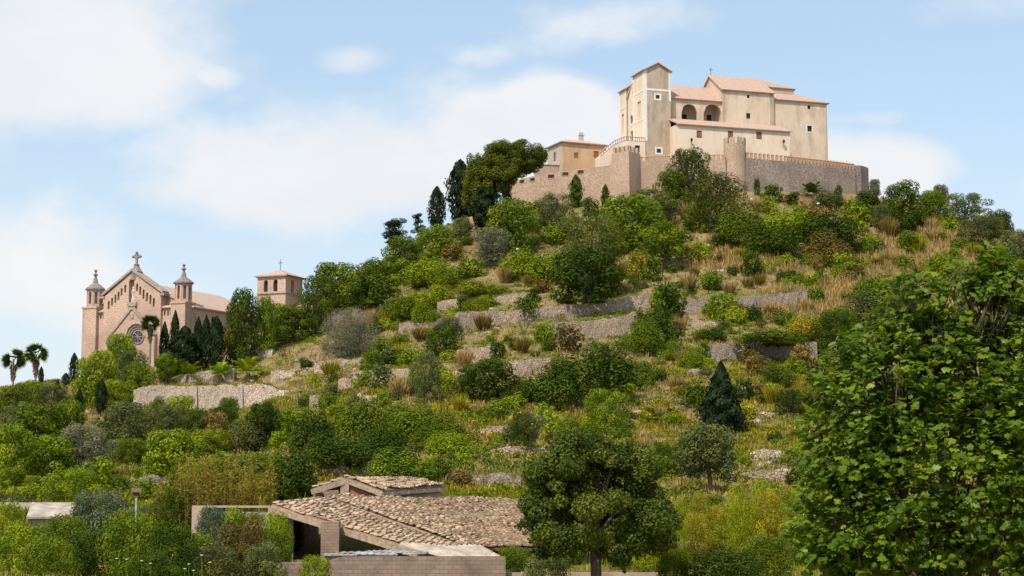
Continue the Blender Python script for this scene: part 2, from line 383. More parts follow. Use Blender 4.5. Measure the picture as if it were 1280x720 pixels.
class Frame:
    def __init__(s, o, yaw): s.o = o; s.yaw = yaw; s.e1 = Vector((math.cos(yaw), math.sin(yaw), 0)); s.e2 = Vector((-math.sin(yaw), math.cos(yaw), 0))
    def hit(s, u, v, t=0.0):
        r = ray(u, v); lam = (t + s.o.dot(s.e2)) / r.dot(s.e2); p = r * lam - s.o; return p.dot(s.e1), p.z
    def hits(s, u, v, q=0.0):
        r = ray(u, v); lam = (q + s.o.dot(s.e1)) / r.dot(s.e1); p = r * lam - s.o; return p.dot(s.e2), p.z
    def rect(s, u0, v0, u1, v1, t=0.0):
        a0, zt = s.hit(u0, v0, t); a1, zb = s.hit(u1, v1, t); return a0, a1, zb, zt
    def world(s, a, t, z): return s.o + s.e1 * a + s.e2 * t + Vector((0, 0, z))

# ------------------------------------------------------------------ terrain
UC = np.array([-700, -300, 0, 100, 200, 300, 400, 480, 560, 640, 800, 920, 1000, 1080, 1180, 1280, 1500, 1900.])
VT = {
 110: [655, 655, 655, 655, 660, 665, 652, 645, 645, 650, 668, 678, 682, 685, 690, 690, 690, 690],
 130: [630, 630, 630, 632, 632, 628, 616, 614, 614, 617, 635, 642, 648, 650, 650, 650, 650, 650],
 150: [605, 605, 605, 608, 605, 597, 588, 586, 588, 592, 606, 610, 613, 615, 615, 615, 615, 615],
 200: [560, 560, 560, 565, 560, 542, 527, 518, 516, 520, 530, 535, 537, 540, 543, 545, 548, 550],
 250: [525, 525, 525, 530, 528, 525, 485, 465, 456, 450, 452, 455, 456, 460, 465, 470, 475, 480],
 290: [505, 505, 505, 507, 512, 510, 462, 435, 418, 408, 400, 398, 400, 405, 415, 425, 435, 440],
 330: [488, 488, 488, 474, 460, 442, 410, 383, 370, 356, 345, 340, 340, 342, 352, 366, 385, 395],
 365: [488, 488, 488, 474, 456, 402, 374, 340, 314, 300, 292, 287, 283, 285, 298, 316, 345, 360],
 390: [498, 498, 498, 480, 460, 404, 368, 326, 284, 264, 250, 241, 245, 248, 270, 295, 330, 350],
 405: [508, 508, 505, 488, 465, 412, 374, 330, 280, 250, 226, 224, 228, 243, 268, 292, 330, 352],
 430: [525, 525, 520, 500, 480, 430, 392, 350, 292, 246, 220, 218, 222, 248, 275, 300, 340, 360],
 480: [570, 570, 560, 545, 520, 480, 450, 400, 340, 280, 240, 240, 250, 290, 320, 345, 380, 400],
 600: [605] * 18, 1500: [602] * 18, 8000: [601] * 18}
NEAR = {  # heights in metres
 -60: [-3] * 18, 0: [-1.8] * 18, 10: [-2.4] * 18,
 30: [-2.1, -2.1, -2.1, -2.1, -2.5, -3.4, -4.4, -4.8, -5.0, -5.2, -5.4, -5.2, -4.8, -4.4, -4.2, -4.2, -4.2, -4.2],
 45: [-2.6, -2.6, -2.6, -2.65, -3.0, -4.0, -5.0, -5.6, -6, -6, -6, -6, -5.5, -5, -5, -5, -5, -5],
 62: [-4.6, -4.6, -4.6, -4.6, -4.8, -5.2, -5.8, -6.5, -6.8, -7.0, -7.0, -6.6, -6.2, -6.0, -6, -6, -6, -6],
 90: [-5.0, -5.0, -5.0, -5.0, -5.2, -5.6, -6.4, -6.8, -6.8, -6.9, -6.6, -6.0, -5.8, -5.6, -5.6, -5.6, -5.6, -5.6]}
rowd = sorted(list(NEAR) + list(VT)); ROWZ = []
for d in rowd:
    ROWZ.append(NEAR[d] if d in NEAR else [px(u, v, d).z for u, v in zip(UC, VT[d])])
ROWZ = np.array(ROWZ); rowd = np.array(rowd, float)
def vnoise(x, y, seed=0):
    """cheap smooth noise from summed sines"""
    r = np.random.default_rng(seed); s = 0
    for k in range(7):
        a, b, c = r.normal(0, 1), r.normal(0, 1), r.uniform(0, 6.28); s = s + np.sin(a * x + b * y + c)
    return s / 7
UG = np.concatenate([np.arange(-1900, -160, 60), np.arange(-160, 1441, 5.0), np.arange(1500, 3200, 60)])
DG = np.concatenate([np.arange(-60, 60, 6.0), np.arange(60, 100, 2.0), np.arange(100, 430, 0.6), np.arange(430, 620, 6.0), np.array([650, 750, 900, 1200, 1700, 2500, 4000, 8000.])])
tab = np.array([np.interp(np.clip(UG, -700, 1900), UC, r) for r in ROWZ])          # rows x UG
ZB = np.array([np.interp(DG, rowd, tab[:, i]) for i in range(len(UG))])             # UG x DG
# soften the creases
def blur(z, ax, n):
    for _ in range(n):
        z = (np.roll(z, 1, ax) + 2 * z + np.roll(z, -1, ax)) / 4 if False else np.apply_along_axis(lambda q: np.convolve(np.pad(q, 1, mode='edge'), [.25, .5, .25], 'valid'), ax, z)
    return z
ZB = blur(ZB, 0, 10)
AG = (UG - 640) / F
DD = np.where(DG < 30, 30, DG)
XG = AG[:, None] * DD[None, :]
YG = np.repeat(DG[None, :], len(UG), 0)
hill = np.clip((YG - 105) / 40, 0, 1) * np.clip((460 - YG) / 60, 0, 1)
ZB = ZB + hill * (.55 * vnoise(XG * .13, YG * .13, 1) + .30 * vnoise(XG * .4, YG * .4, 2) + .16 * vnoise(XG * 1.1, YG * 1.1, 3))
ZT = ZB.copy()
def height(x, y, Z=None):
    Z = ZT if Z is None else Z
    u = 640 + F * x / max(y, 30)
    i = int(np.clip(np.searchsorted(UG, u) - 1, 0, len(UG) - 2)); j = int(np.clip(np.searchsorted(DG, y) - 1, 0, len(DG) - 2))
    a = min(max((u - UG[i]) / (UG[i + 1] - UG[i]), 0), 1); b = min(max((y - DG[j]) / (DG[j + 1] - DG[j]), 0), 1)
    return float((Z[i, j] * (1 - a) + Z[i + 1, j] * a) * (1 - b) + (Z[i, j + 1] * (1 - a) + Z[i + 1, j + 1] * a) * b)
def G(u, v, d0=55.0, d1=425.0, Z=None):
    """where the line of sight through pixel (u, v) meets the ground; above the skyline: the ground on the crest"""
    r = ray(u, v); best = None; d = d0; prev = None
    while d < d1:
        h = height(r.x * d, d, Z); g = r.z * d - h
        if g <= 0: return Vector((r.x * d, d, h))
        e = (g) / d
        if best is None or e < best[0]: best = (e, d, h)
        d += 0.6
    return Vector((r.x * best[1], best[1], best[2]))

# dry-stone terrace walls: (label, material, thickness, [(u, v_top, v_base), ...])
WALLS = [
 ('tall pale retaining wall under the three date palms', 'drypale', .9, [(166, 488, 500), (186, 482, 506), (243, 482, 514), (300, 481, 514), (332, 481, 511), (356, 489, 509), (374, 501, 509)]),
 ('pale upper tier wall directly behind the date palms', 'drypale', .7, [(212, 470, 478), (262, 463, 480), (292, 460, 479)]),
 ('pale sloping retaining wall beside the row of cypresses', 'drypale', .8, [(282, 448, 455), (292, 437, 455), (314, 435, 451), (340, 437, 447)]),
 ('white low wall just above the red grass patch', 'drypale', .6, [(338, 464, 471), (365, 463, 471), (397, 463, 470)]),
 ('grey terrace wall below the grey leafless bush', 'dry', .7, [(392, 452, 459), (425, 449, 462), (462, 448, 461)]),
 ('long pale terrace wall above the dark mastic thicket', 'dry', .8, [(422, 474, 478), (446, 464, 483), (480, 461, 484), (514, 459, 485)]),
 ('small grey wall between two round bushes', 'dry', .6, [(476, 445, 456), (498, 443, 456)]),
 ('upper long terrace wall crossing below the big pine', 'dry', .9, [(570, 392, 410), (600, 390, 412), (640, 388, 413), (680, 383, 408), (740, 379, 398), (790, 371, 388), (814, 367, 384)]),
 ('second long terrace wall stepped under the upper one', 'dry', .9, [(690, 404, 426), (738, 400, 431), (768, 396, 426), (797, 392, 411)]),
 ('short terrace wall with a small dark niche', 'dry', .8, [(570, 437, 448), (592, 434, 451), (617, 432, 451)]),
 ('pale terrace wall above the wide mastic mound', 'dry', .8, [(628, 453, 470), (655, 450, 476), (688, 448, 470)]),
 ('rough grey wall at the foot of the pine slope', 'drydark', .8, [(848, 377, 395), (868, 374, 397), (884, 374, 395)]),
 ('grey wall with pale stones at the foot of tall straw grass', 'drydark', .8, [(918, 373, 389), (950, 368, 389), (985, 365, 387), (1010, 364, 380)]),
 ('straight grey wall behind the white dead tree', 'drydark', .8, [(884, 431, 447), (915, 429, 452), (960, 430, 452), (1000, 429, 450), (1022, 428, 445)]),
 ('low crumbling wall beside the dark cone-shaped tree', 'dry', .6, [(922, 482, 489), (940, 480, 490), (957, 481, 489)]),
 ('thin line of flat pale stones in the yellow meadow', 'drypale', .6, [(800, 502, 506), (830, 500, 507), (857, 501, 506)]),
 ('pale low wall behind the small trunked tree', 'drypale', .7, [(926, 566, 577), (955, 564, 580), (988, 563, 578)]),
 ('brown grassy terrace wall over the yellow-green thicket', 'dry', .7, [(905, 592, 600), (940, 590, 603), (985, 590, 603)]),
 ('long low wall across the meadow between the feathery pine and the twisted tree', 'dry', .7, [(690, 545, 553), (730, 549, 557), (775, 553, 560)]),
 ('low broken wall under the niche wall', 'dry', .7, [(560, 462, 470), (590, 464, 473), (622, 463, 471)]),
 ('short stepped wall above the grey leafless bush', 'dry', .7, [(498, 404, 412), (525, 402, 413), (556, 400, 410)]),
 ('long low wall above the flat pale stones', 'dry', .7, [(790, 462, 470), (830, 464, 473), (876, 462, 471)]),
 ('low meadow wall beside the dark grey-green bush near the fig', 'dry', .7, [(925, 512, 519), (960, 514, 522), (1000, 516, 523)]),
 ('grey terrace wall just uphill of the ruined tile roof', 'drydark', .8, [(588, 596, 611), (620, 593, 615), (652, 592, 614)]),
 ('broken pale wall below the straw plumes', 'dry', .8, [(594, 535, 544), (612, 533, 549), (640, 533, 547)]),
 ('rubble wall beside the round bright bush', 'drydark', .9, [(140, 606, 612), (165, 597, 614), (190, 593, 613), (212, 596, 608)]),
 ('rocky wall above the dark round pine bush', 'dry', .9, [(374, 596, 604), (405, 585, 606), (430, 580, 600), (462, 574, 588)]),
 ('small wall stub under the red grass patch', 'dry', .6, [(386, 494, 510), (400, 493, 511)]),
 ('grey wall end beside the dark thicket', 'dry', .7, [(446, 494, 508), (470, 492, 510)]),
 ('rough stone ledge on the slope below the lamp post', 'dry', .8, [(615, 372, 382), (640, 368, 382), (662, 366, 378)]),
 ('short ledge of rough stones over the upper long wall', 'dry', .7, [(546, 378, 387), (560, 374, 389), (574, 374, 386)]),
 ('low rough wall beside the two bright shrubs', 'dry', .7, [(440, 386, 398), (470, 381, 398), (496, 377, 392)]),
 ('loose wall of big stones between two shrubs', 'dry', .7, [(846, 402, 408), (870, 400, 409), (900, 404, 410)]),
 ('ragged stone wall stub on the high grassy slope', 'dry', .9, [(1040, 325, 334), (1052, 322, 336), (1066, 324, 335)]),
 ('low stone wall half buried in the straw slope', 'dry', .8, [(1082, 284, 292), (1105, 285, 294), (1120, 288, 295)]),
 ('pale field wall at the foot of the yellow-green thicket', 'drypale', .7, [(845, 672, 680), (900, 681, 692), (950, 690, 704), (1000, 696, 708)]),
 ('stony ledge near the leafless twisted tree', 'dry', .8, [(596, 566, 574), (640, 556, 571), (690, 560, 568)]),
 ('low grey wall in the middle of the left orchard', 'drydark', .7, [(146, 634, 642), (175, 632, 642), (212, 633, 640)]),
]
WOBJ = []
def smooth(x): x = min(max(x, 0.0), 1.0); return x * x * (3 - 2 * x)
for lab, mt, th, pts in WALLS:
    hp = [G(u, vb, Z=ZB) for u, vt, vb in pts]; xs = np.array([p.x for p in hp]); ds = np.array([p.y for p in hp])
    k = np.polyfit(xs, ds, 1)[0] if len(pts) > 1 else 0; k = float(np.clip(k, -.3, .3)); c0 = float(np.median(ds - k * xs)); P3 = []
    for (u, vt, vb) in pts:
        r = ray(u, vb); d = c0 / (1 - k * r.x); zz = height(r.x * d, d, ZB); P3.append((Vector((r.x * d, d, zz)), max(px(u, vt, d).z, zz + .25)))
    WOBJ.append((lab, mt, th, P3))
def raise_behind(P3, back, drop=.12, taper=3.0):
    us = np.array([640 + F * p.x / p.y for p, z in P3]); ds = np.array([p.y for p, z in P3]); zs = np.array([z for p, z in P3])
    o = np.argsort(us); us, ds, zs = us[o], ds[o], zs[o]
    for i in np.nonzero((UG >= us[0]) & (UG <= us[-1]))[0]:
        dw = np.interp(UG[i], us, ds); zw = np.interp(UG[i], us, zs) - drop
        wgt = smooth(min(UG[i] - us[0], us[-1] - UG[i]) / F * dw / taper)
        j0 = np.searchsorted(DG, dw + .75)
        for j in range(j0, len(DG)):
            if DG[j] > dw + back or ZT[i, j] >= zw: break
            ZT[i, j] += wgt * (zw - ZT[i, j])
for lab, mt, th, P3 in WOBJ: raise_behind(P3, 25)

nu, nd = ZT.shape
vv = np.stack([XG, YG, ZT], -1).reshape(-1, 3)
ii, jj = np.meshgrid(np.arange(nu - 1), np.arange(nd - 1), indexing='ij'); q = (ii * nd + jj).ravel()
lp = np.stack([q, q + nd, q + nd + 1, q + 1], -1).ravel(); st = np.arange(0, len(lp), 4)
go = link('ground', mesh_np('ground', vv, lp, st, np.full(len(st), 4), M['ground'], smooth=True)); tag(go, 'terraced hillside of dry earth and grass', 'ground', kind='structure')

def stone_wall(name, lab, mt, th, P3, cat='wall', sink=1.0, jag=.15):
    """rough wall along a polyline of (foot, top height)"""
    pts = []; 
    for (p, z), (q_, z2) in zip(P3[:-1], P3[1:]):
        n = max(1, int((q_ - p).length / .55))
        for k in range(n): pts.append((p.lerp(q_, k / n), z + (z2 - z) * k / n))
    pts.append(P3[-1]); n = len(pts); rows = 5
    V = []; 
    for i, (p, z) in enumerate(pts):
        a = pts[max(i - 1, 0)][0]; b = pts[min(i + 1, n - 1)][0]; d = Vector((b.x - a.x, b.y - a.y, 0)).normalized(); nn = Vector((-d.y, d.x, 0))
        zt = z + random.gauss(0, jag * .6) + random.choice((0, 0, 0, .25, -.35)) * (random.random() < .3) + .09 * math.sin(i * .22 + len(lab))
        zb = p.z - sink
        for k in range(rows): 
            f = k / (rows - 1); V.append(p + nn * (f * .22 + random.uniform(-.07, .07)) + Vector((0, 0, 0)) + Vector((0, 0, zb - p.z + (zt - zb) * f)))
        V.append(p + nn * (th + .6) + Vector((0, 0, zt - p.z - random.uniform(0, .15)))); V.append(p + nn * (th + .6) + Vector((0, 0, zb - p.z)))
    m = rows + 2; fs = []
    for i in range(n - 1):
        for k in range(m - 1): fs.append((i * m + k, (i + 1) * m + k, (i + 1) * m + k + 1, i * m + k + 1))
    fs.append(tuple(range(m))); fs.append(tuple((n - 1) * m + k for k in range(m))[::-1])
    mb = MB(); mb.add(V, fs); o = mb.build(name, M[mt]); tag(o, lab, cat, kind='thing'); return o
for k_, (lab, mt, th, P3) in enumerate(WOBJ):
    o_ = stone_wall('terrace_wall', lab, mt, th, P3)
    if k_ == 0:          # the two pale raking buttresses of the big retaining wall
        for uu in (243, 301):
            i_ = [abs(640 + F * p.x / p.y - uu) for p, z in P3]; p, z = P3[int(np.argmin(i_))]; b_ = MB()
            b_.hexa([(p.x - .55, p.y - .75, p.z - 1), (p.x + .55, p.y - .75, p.z - 1), (p.x + .55, p.y + .4, p.z - 1), (p.x - .55, p.y + .4, p.z - 1), (p.x - .35, p.y - .12, z - .1), (p.x + .35, p.y - .12, z - .1), (p.x + .35, p.y + .4, z - .1), (p.x - .35, p.y + .4, z - .1)]); b_.build('buttress', M['churchtrim'], o_)
# ------------------------------------------------------------------ hilltop sanctuary
fr = Frame(px(807, 206, 400), R(18)); H = fr.hit
def bld(fr, name, label, cat, group=None): return empty(name, fr.o, label, cat, group, fr.yaw)
sanct = bld(fr, 'hilltop_sanctuary', 'big cream hilltop sanctuary with bell towers, arched loggia and red tiled roofs', 'church')
ZB0 = -5.0
# right bell tower
s1 = H(838.5, 150)[0]; ze = H(822, 87.5)[1]; za = H(822, 79.0)[1]
tA = fr.hits(791.5, 150)[0]; tB = fr.hits(783, 150)[0]; tC = fr.hits(774.5, 150)[0]
def op(u0, v0, u1, v1, t=0.0, kind='r', s0=0.0):
    a0, a1, zb, zt = fr.rect(u0, v0, u1, v1, t); return (a0 - s0, a1 - s0, zb, zt - ((a1 - a0) / 2 if kind == 'a' else 0), kind)
tw = MB(); w1 = op(819.6, 118.6, 824.6, 123.6); w2 = op(820.8, 185.8, 826.3, 191.3)
ridge = lambda a: ze + (za - ze) * (1 - abs(a - s1 / 2) / (s1 / 2))
wall(tw, (0, 0), (s1, 0), ZB0, ze, .5, [w1, w2], top=ridge, brk=[s1 / 2])
tower = tw.build('bell_tower', M['tan'], sanct)  # front face in a darker plaster colour than the other tower faces
lw = MB()
za_, zb_ = fr.hits(795, 170)[1], fr.hits(795, 128)[1]
lop = [(.33 * tA, .62 * tA, fr.hits(797, 148)[1], fr.hits(797, 128)[1], 'r'), (.36 * tA, .6 * tA, fr.hits(797, 105)[1], fr.hits(797, 93)[1], 'a')]
wall(lw, (0, tA), (0, .5), ZB0, ze, .5, [(tA - o[1], tA - o[0], *o[2:]) for o in lop[:1]])
wall(lw, (s1, .5), (s1, tA), ZB0, ze, .5); wall(lw, (s1, tA), (0, tA), ZB0, ze, .5, top=ridge, brk=[s1 / 2])
lo_ = lw.build('tower_wall', M['creamlight'], sanct)
rf = MB(); ov = .55
rz = za + .25; rze = ze - .05
rf.slab([(s1 / 2, -ov, rz), (s1 / 2, tA + .3, rz), (-ov, tA + .3, rze - .12), (-ov, -ov, rze - .12)], .22)
rf.slab([(s1 / 2, tA + .3, rz), (s1 / 2, -ov, rz), (s1 + ov, -ov, rze - .12), (s1 + ov, tA + .3, rze - .12)], .22)
rf.build('tower_roof', M['roof'], sanct)
tr = MB(); zband = H(822, 112.5)[1]; zpl = H(806, 176)[1]; zpr = H(838, 127)[1]
tr.box(-.07, .55, -.07, .5, zpl, ze - .1); tr.box(s1 - .5, s1 + .07, -.07, .5, zpr, ze - .1)
tr.box(.55, s1 - .5, -.06, .12, zband - .25, zband + .25)
tr.box(-.075, .1, .5, 1.0, zpl, ze - .1); tr.box(-.075, .1, tA - .6, tA, zpl, ze - .15); tr.box(-.06, .1, 1.0, tA - .6, zband - .25, zband + .25)
zb2 = fr.hits(797, 152)[1]; tr.box(-.06, .1, 1.0, tA - .6, zb2 - .25, zb2 + .2)
tr.build('tower_trim', M['whiteplaster'], sanct)
for w_ in (w1, w2): window(sanct, (0, 0), (s1, 0), w_, frame='whiteplaster', fw=.42)
window(sanct, (0, tA), (0, .5), (tA - lop[0][1], tA - lop[0][0], *lop[0][2:]), pane='cream', frame='whiteplaster', fw=.2)
# west front between the towers
fz = fr.hits(787, 124)[1]; fa = fr.hits(787.5, 107)[1]; fz = fr.hits(787, 121)[1]
fw_ = MB(); L = tB - tA
rt = lambda a: fz + (fa - fz) * (1 - abs(a - L / 2) / (L / 2))
zc = fr.hits(787, 150)[1]; dr = (L * .5 - .8, L * .5 + .8, fr.hits(787, 178)[1], fr.hits(787, 167)[1], 'a')
wall(fw_, (.5, tB), (.5, tA), ZB0, fz, .5, [(L * .5 - .75, L * .5 + .75, zc - .9, zc + .4, 'a'), dr], top=rt, brk=[L / 2])
fo = fw_.build('west_front', M['creamlight'], sanct)
ow = window(sanct, (.5, tB), (.5, tA), (L * .5 - .75, L * .5 + .75, zc - .9, zc + .4, 'a'), frame=None, name='oval_window', recess=.2)
f = MB(); 
for k in range(16):
    a0, a1 = 2 * PI * k / 16, 2 * PI * (k + 1) / 16
    for rr in ((1.0, 1.35),):
        pts = [(.42, tA + L / 2 + rr[i] * math.cos(a), zc + .1 + 1.3 * rr[i] * math.sin(a)) for i, a in ((0, a0), (1, a0), (1, a1), (0, a1))]
        f.prism(pts, (.06, 0, 0))
f.build('frame', M['whiteplaster'], ow)
dw_ = window(sanct, (.5, tB), (.5, tA), dr, pane='darkwood', frame=None, name='door', recess=.3)
f = MB(); f.slab([(.5, tA + L / 2, fa + .3), (6, tA + L / 2, fa + .3), (6, tA - .0, fz + .15), (-.1, tA, fz + .15)], .2); f.slab([(6, tA + L / 2, fa + .3), (.5, tA + L / 2, fa + .3), (-.1, tB, fz + .15), (6, tB, fz + .15)], .2)
f.build('front_roof', M['roof'], sanct)
# left bell tower, lower
zl = fr.hits(778, 113)[1]; zla = fr.hits(778, 101)[1]; LL = tC - tB
f = MB(); lt = (LL * .32, LL * .66, fr.hits(778, 165)[1], fr.hits(778, 143)[1], 'r')
wall(f, (0, tC), (0, tB), ZB0, zl, .5, [lt]); wall(f, (0, tB), (s1, tB), ZB0, zl, .5, top=lambda a: zl + (zla - zl) * (1 - abs(a - s1 / 2) / (s1 / 2)), brk=[s1 / 2]); wall(f, (s1, tB + .5), (s1, tC), ZB0, zl, .5)
wall(f, (s1, tC), (0, tC), ZB0, zl, .5, top=lambda a: zl + (zla - zl) * (1 - abs(a - s1 / 2) / (s1 / 2)), brk=[s1 / 2])
f.build('bell_tower', M['creamlight'], sanct); window(sanct, (0, tC), (0, tB), lt, pane='cream', frame='whiteplaster', fw=.2)
f = MB(); f.slab([(s1 / 2, tB - .4, zla + .2), (s1 / 2, tC + .4, zla + .2), (-.5, tC + .4, zl - .15), (-.5, tB - .4, zl - .15)], .22); f.slab([(s1 / 2, tC + .4, zla + .2), (s1 / 2, tB - .4, zla + .2), (s1 + .5, tB - .4, zl - .15), (s1 + .5, tC + .4, zl - .15)], .22)
f.build('tower_roof', M['roof'], sanct)
f = MB(); f.box(-.07, .1, tC - .5, tC, zpl, zl - .1); f.box(-.07, .1, tB, tB + .5, zpl, zl - .1); zq = fr.hits(778, 136)[1]; f.box(-.06, .1, tB + .5, tC - .5, zq - .2, zq + .2); f.build('tower_trim', M['whiteplaster'], sanct)
# nave with loggia
tN = 2.0; sN1 = H(905.5, 140, 1.0)[0]; zN = H(880, 125.2, tN)[1]; zf = H(880, 153.4, tN)[1]; zr = H(870, 108.6, 9.0)[1]
sN0 = s1
a1_ = op(851.8, 129.4, 872, 153.4, tN, 'a', sN0); a2_ = op(879.3, 129.4, 903, 153.4, tN, 'a', sN0)
f = MB(); wall(f, (sN0, tN), (sN1, tN), zf - .3, zN, .6, [(a1_[0], a1_[1], zf + .02, a1_[3], 'a'), (a2_[0], a2_[1], zf + .02, a2_[3], 'a')])
f.box(sN0, sN1, tN, tN + 5.2, zf - .35, zf)
f.build('loggia_arcade', M['cream'], sanct)
f = MB(); lb = [op(852.6, 142.7, 858.5, 152, tN + 4, 'r', sN0), op(883.5, 143.2, 889.5, 152, tN + 4, 'r', sN0)]
wall(f, (sN0, tN + 4), (sN1, tN + 4), zf, zN, .4, lb); wall(f, (sN0, tN + .6), (sN0 + .01, tN + 4), zf, zN, .4)
f.box(sN0, sN1, tN + .6, tN + 4.0, zN - .3, zN - .05)
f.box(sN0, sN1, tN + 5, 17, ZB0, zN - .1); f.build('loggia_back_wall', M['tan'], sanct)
for o in lb: window(sanct, (sN0, tN + 4), (sN1, tN + 4), o, pane='dark')
f = MB(); f.slab([(sN0 - 1, 9, zr), (sN1 + .4, 9, zr), (sN1 + .4, tN - .6, zN - .1), (sN0, tN - .6, zN - .1)], .25); f.slab([(sN1 + .4, 9, zr), (sN0 - 1, 9, zr), (sN0 - 1, 17.5, zN - .1), (sN1 + .4, 17.5, zN - .1)], .25)
f.build('nave_roof', M['roof'], sanct)
# tall main block
tM = 1.0; sM0 = H(904.5, 150, tM)[0]; sM1 = H(967.2, 150, tM)[0]; zM = H(935, 114.0, tM)[1]; tR = 8.5; zR = H(915, 97.2, tR)[1]; sR1 = H(948, 98, tR)[0]; tE = 16.0
f = MB(); wm = [op(933.6, 118.4, 937, 122.6, tM, 'r', sM0), op(932.8, 141.2, 938.2, 148.6, tM, 'r', sM0)]
wall(f, (sM0, tM), (sM1, tM), ZB0, zM, .5, wm); wall(f, (sM1, tM + .5), (sM1, tE), ZB0, zM, .5); wall(f, (sM1, tE), (sM0, tE), ZB0, zM, .5)
wall(f, (sM0, tE - .5), (sM0, tM + .5), ZB0, zM, .5, top=lambda a: zM + (zR - zM) * max(0, 1 - abs(a - (tE - tM - 1) / 2) / ((tE - tM) / 2)), brk=[(tE - tM - 1) / 2])
f.build('main_block', M['cream'], sanct)
for o in wm: window(sanct, (sM0, tM), (sM1, tM), o, pane='dark')
f = MB(); f.slab([(sM0 - .5, tR, zR + .2), (sR1, tR, zR + .2), (sM1 + .4, tM - .6, zM - .1), (sM0 - .5, tM - .6, zM - .1)], .28)
f.slab([(sR1, tR, zR + .2), (sM0 - .5, tR, zR + .2), (sM0 - .5, tE + .6, zM - .1), (sM1 + .5, tE + .6, zM - .1)], .28)
sD1 = H(992.5, 110, 6.5)[0]; zD = H(980, 110.3, 6.5)[1]
f.slab([(sR1, tR, zR + .19), (sR1 + .02, tR, zR + .19), (sD1 + .5, 6.2, zD), (sM1 - .2, 6.2, zD)], .28)
f.slab([(sR1, tR, zR + .18), (sR1, tR + .02, zR + .18), (sD1 + .5, tE + .5, zD), (sD1 + .5, 6.2, zD)], .28)
f.build('main_roof', M['roof'], sanct)
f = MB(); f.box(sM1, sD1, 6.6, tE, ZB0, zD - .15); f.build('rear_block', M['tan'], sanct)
f = MB(); f.box(sM1 - .9, sM1 + .06, tM - .07, tM + .1, ZB0, zM - .2); f.box(sM0 - .04, sM0 + .5, tM - .06, tM + .1, zf, zM - .2); f.build('quoins', M['tan'], sanct)
f = MB(); f.tube([(sM0 + .2, tR, zR), (sM0 + .2, tR, zR + 2.2)], .07); f.tube([(sM0 - .35, tR, zR + 1.6), (sM0 + .75, tR, zR + 1.6)], .06); f.build('ridge_cross', M['iron'], sanct)
# right block
tQ = 1.6; sQ0 = sM1; sQ1 = H(1034, 160, tQ)[0]; zQ = H(1000, 126.2, tQ)[1]; zQr = H(985, 118.2, 6.6)[1]
f = MB(); wq = [op(1009.4, 131.6, 1013.2, 136.6, tQ, 'r', sQ0), op(1009, 157, 1015, 164.8, tQ, 'r', sQ0)]
wall(f, (sQ0, tQ), (sQ1, tQ), ZB0, zQ, .5, wq); wall(f, (sQ1, tQ + .5), (sQ1, 15), ZB0, zQ, .5); wall(f, (sQ1, 15), (sQ0, 15), ZB0, zQ, .5)
f.build('east_block', M['cream'], sanct)
for i, o in enumerate(wq): window(sanct, (sQ0, tQ), (sQ1, tQ), o, frame='whiteplaster' if i else None, fw=.25, pane='dark')
sQr = H(1003, 119, 6.6)[0]
f = MB(); f.slab([(sQ0 + .05, 6.6, zQr), (sQr, 6.6, zQr), (sQ1 + .6, tQ - .6, zQ - .1), (sQ0 + .05, tQ - .6, zQ - .1)], .26)
f.slab([(sQr, 6.6, zQr), (sQr, 9, zQr), (sQ1 + .6, 15.5, zQ - .1), (sQ1 + .6, tQ - .6, zQ - .1)], .26); f.slab([(sQr, 9, zQr), (sQ0 + .05, 9, zQr), (sQ0 + .05, 15.5, zQ - .1), (sQ1 + .6, 15.5, zQ - .1)], .26)
f.build('east_roof', M['roof'], sanct)
f = MB(); f.tube([(s1 + .25, tN - .12, zf), (s1 + .25, tN - .12, zN - .2)], .08); f.build('downpipe', M['greyplaster'], sanct)
f = MB(); f.tube([(sQ1 - .25, tQ - .1, ZB0), (sQ1 - .25, tQ - .1, zQ - .3)], .08); f.build('downpipe', M['greyplaster'], sanct)
f = MB(); c0 = H(969, 119.5, 2.5); f.box(c0[0] - .3, c0[0] + .3, 2.6, 3.2, zQ - .2, zQ + 1.9); f.build('chimney', M['whiteplaster'], sanct)
# lower front wing
tF = -5.0; sF0 = H(848, 170, tF)[0]; sF1 = H(987.5, 170, tF)[0]; zF = H(920, 159.5, tF)[1]; zFt = H(920, 153.6, 1.0)[1]
f = MB(); wf = [op(871, 163.4, 877, 172, tF, 'r', sF0), op(910.2, 164, 916, 172.5, tF, 'r', sF0), op(945.7, 164.8, 951.8, 173.6, tF, 'r', sF0)]
wall(f, (sF0, tF), (sF1, tF), ZB0, zF, .5, wf); wall(f, (sF1, tF + .5), (sF1, 1.5), ZB0, zF, .5); wall(f, (sF0, 2), (sF0, tF + .5), ZB0, zF, .5)
f.build('front_wing', M['creamlight'], sanct)
for o in wf:
    q = window(sanct, (sF0, tF), (sF1, tF), o, pane='wood', recess=.1)
    g = MB(); a, b, z0, z1 = o[:4]; plate(g, (sF0, tF), (sF1, tF), (a + b) / 2 - .03, (a + b) / 2 + .03, z0, z1, .04, .1); ring(g, (sF0, tF), (sF1, tF), a, b, z0, z1, .08, -.03, .1); g.build('frame', M['darkwood'], q)
f = MB(); f.slab([(sF0 - .3, 1.0, zFt), (sF1 + .3, 1.0, zFt), (sF1 + .4, tF - .6, zF - .1), (sF0 - .4, tF - .6, zF - .1)], .25); f.build('wing_roof', M['roof'], sanct)
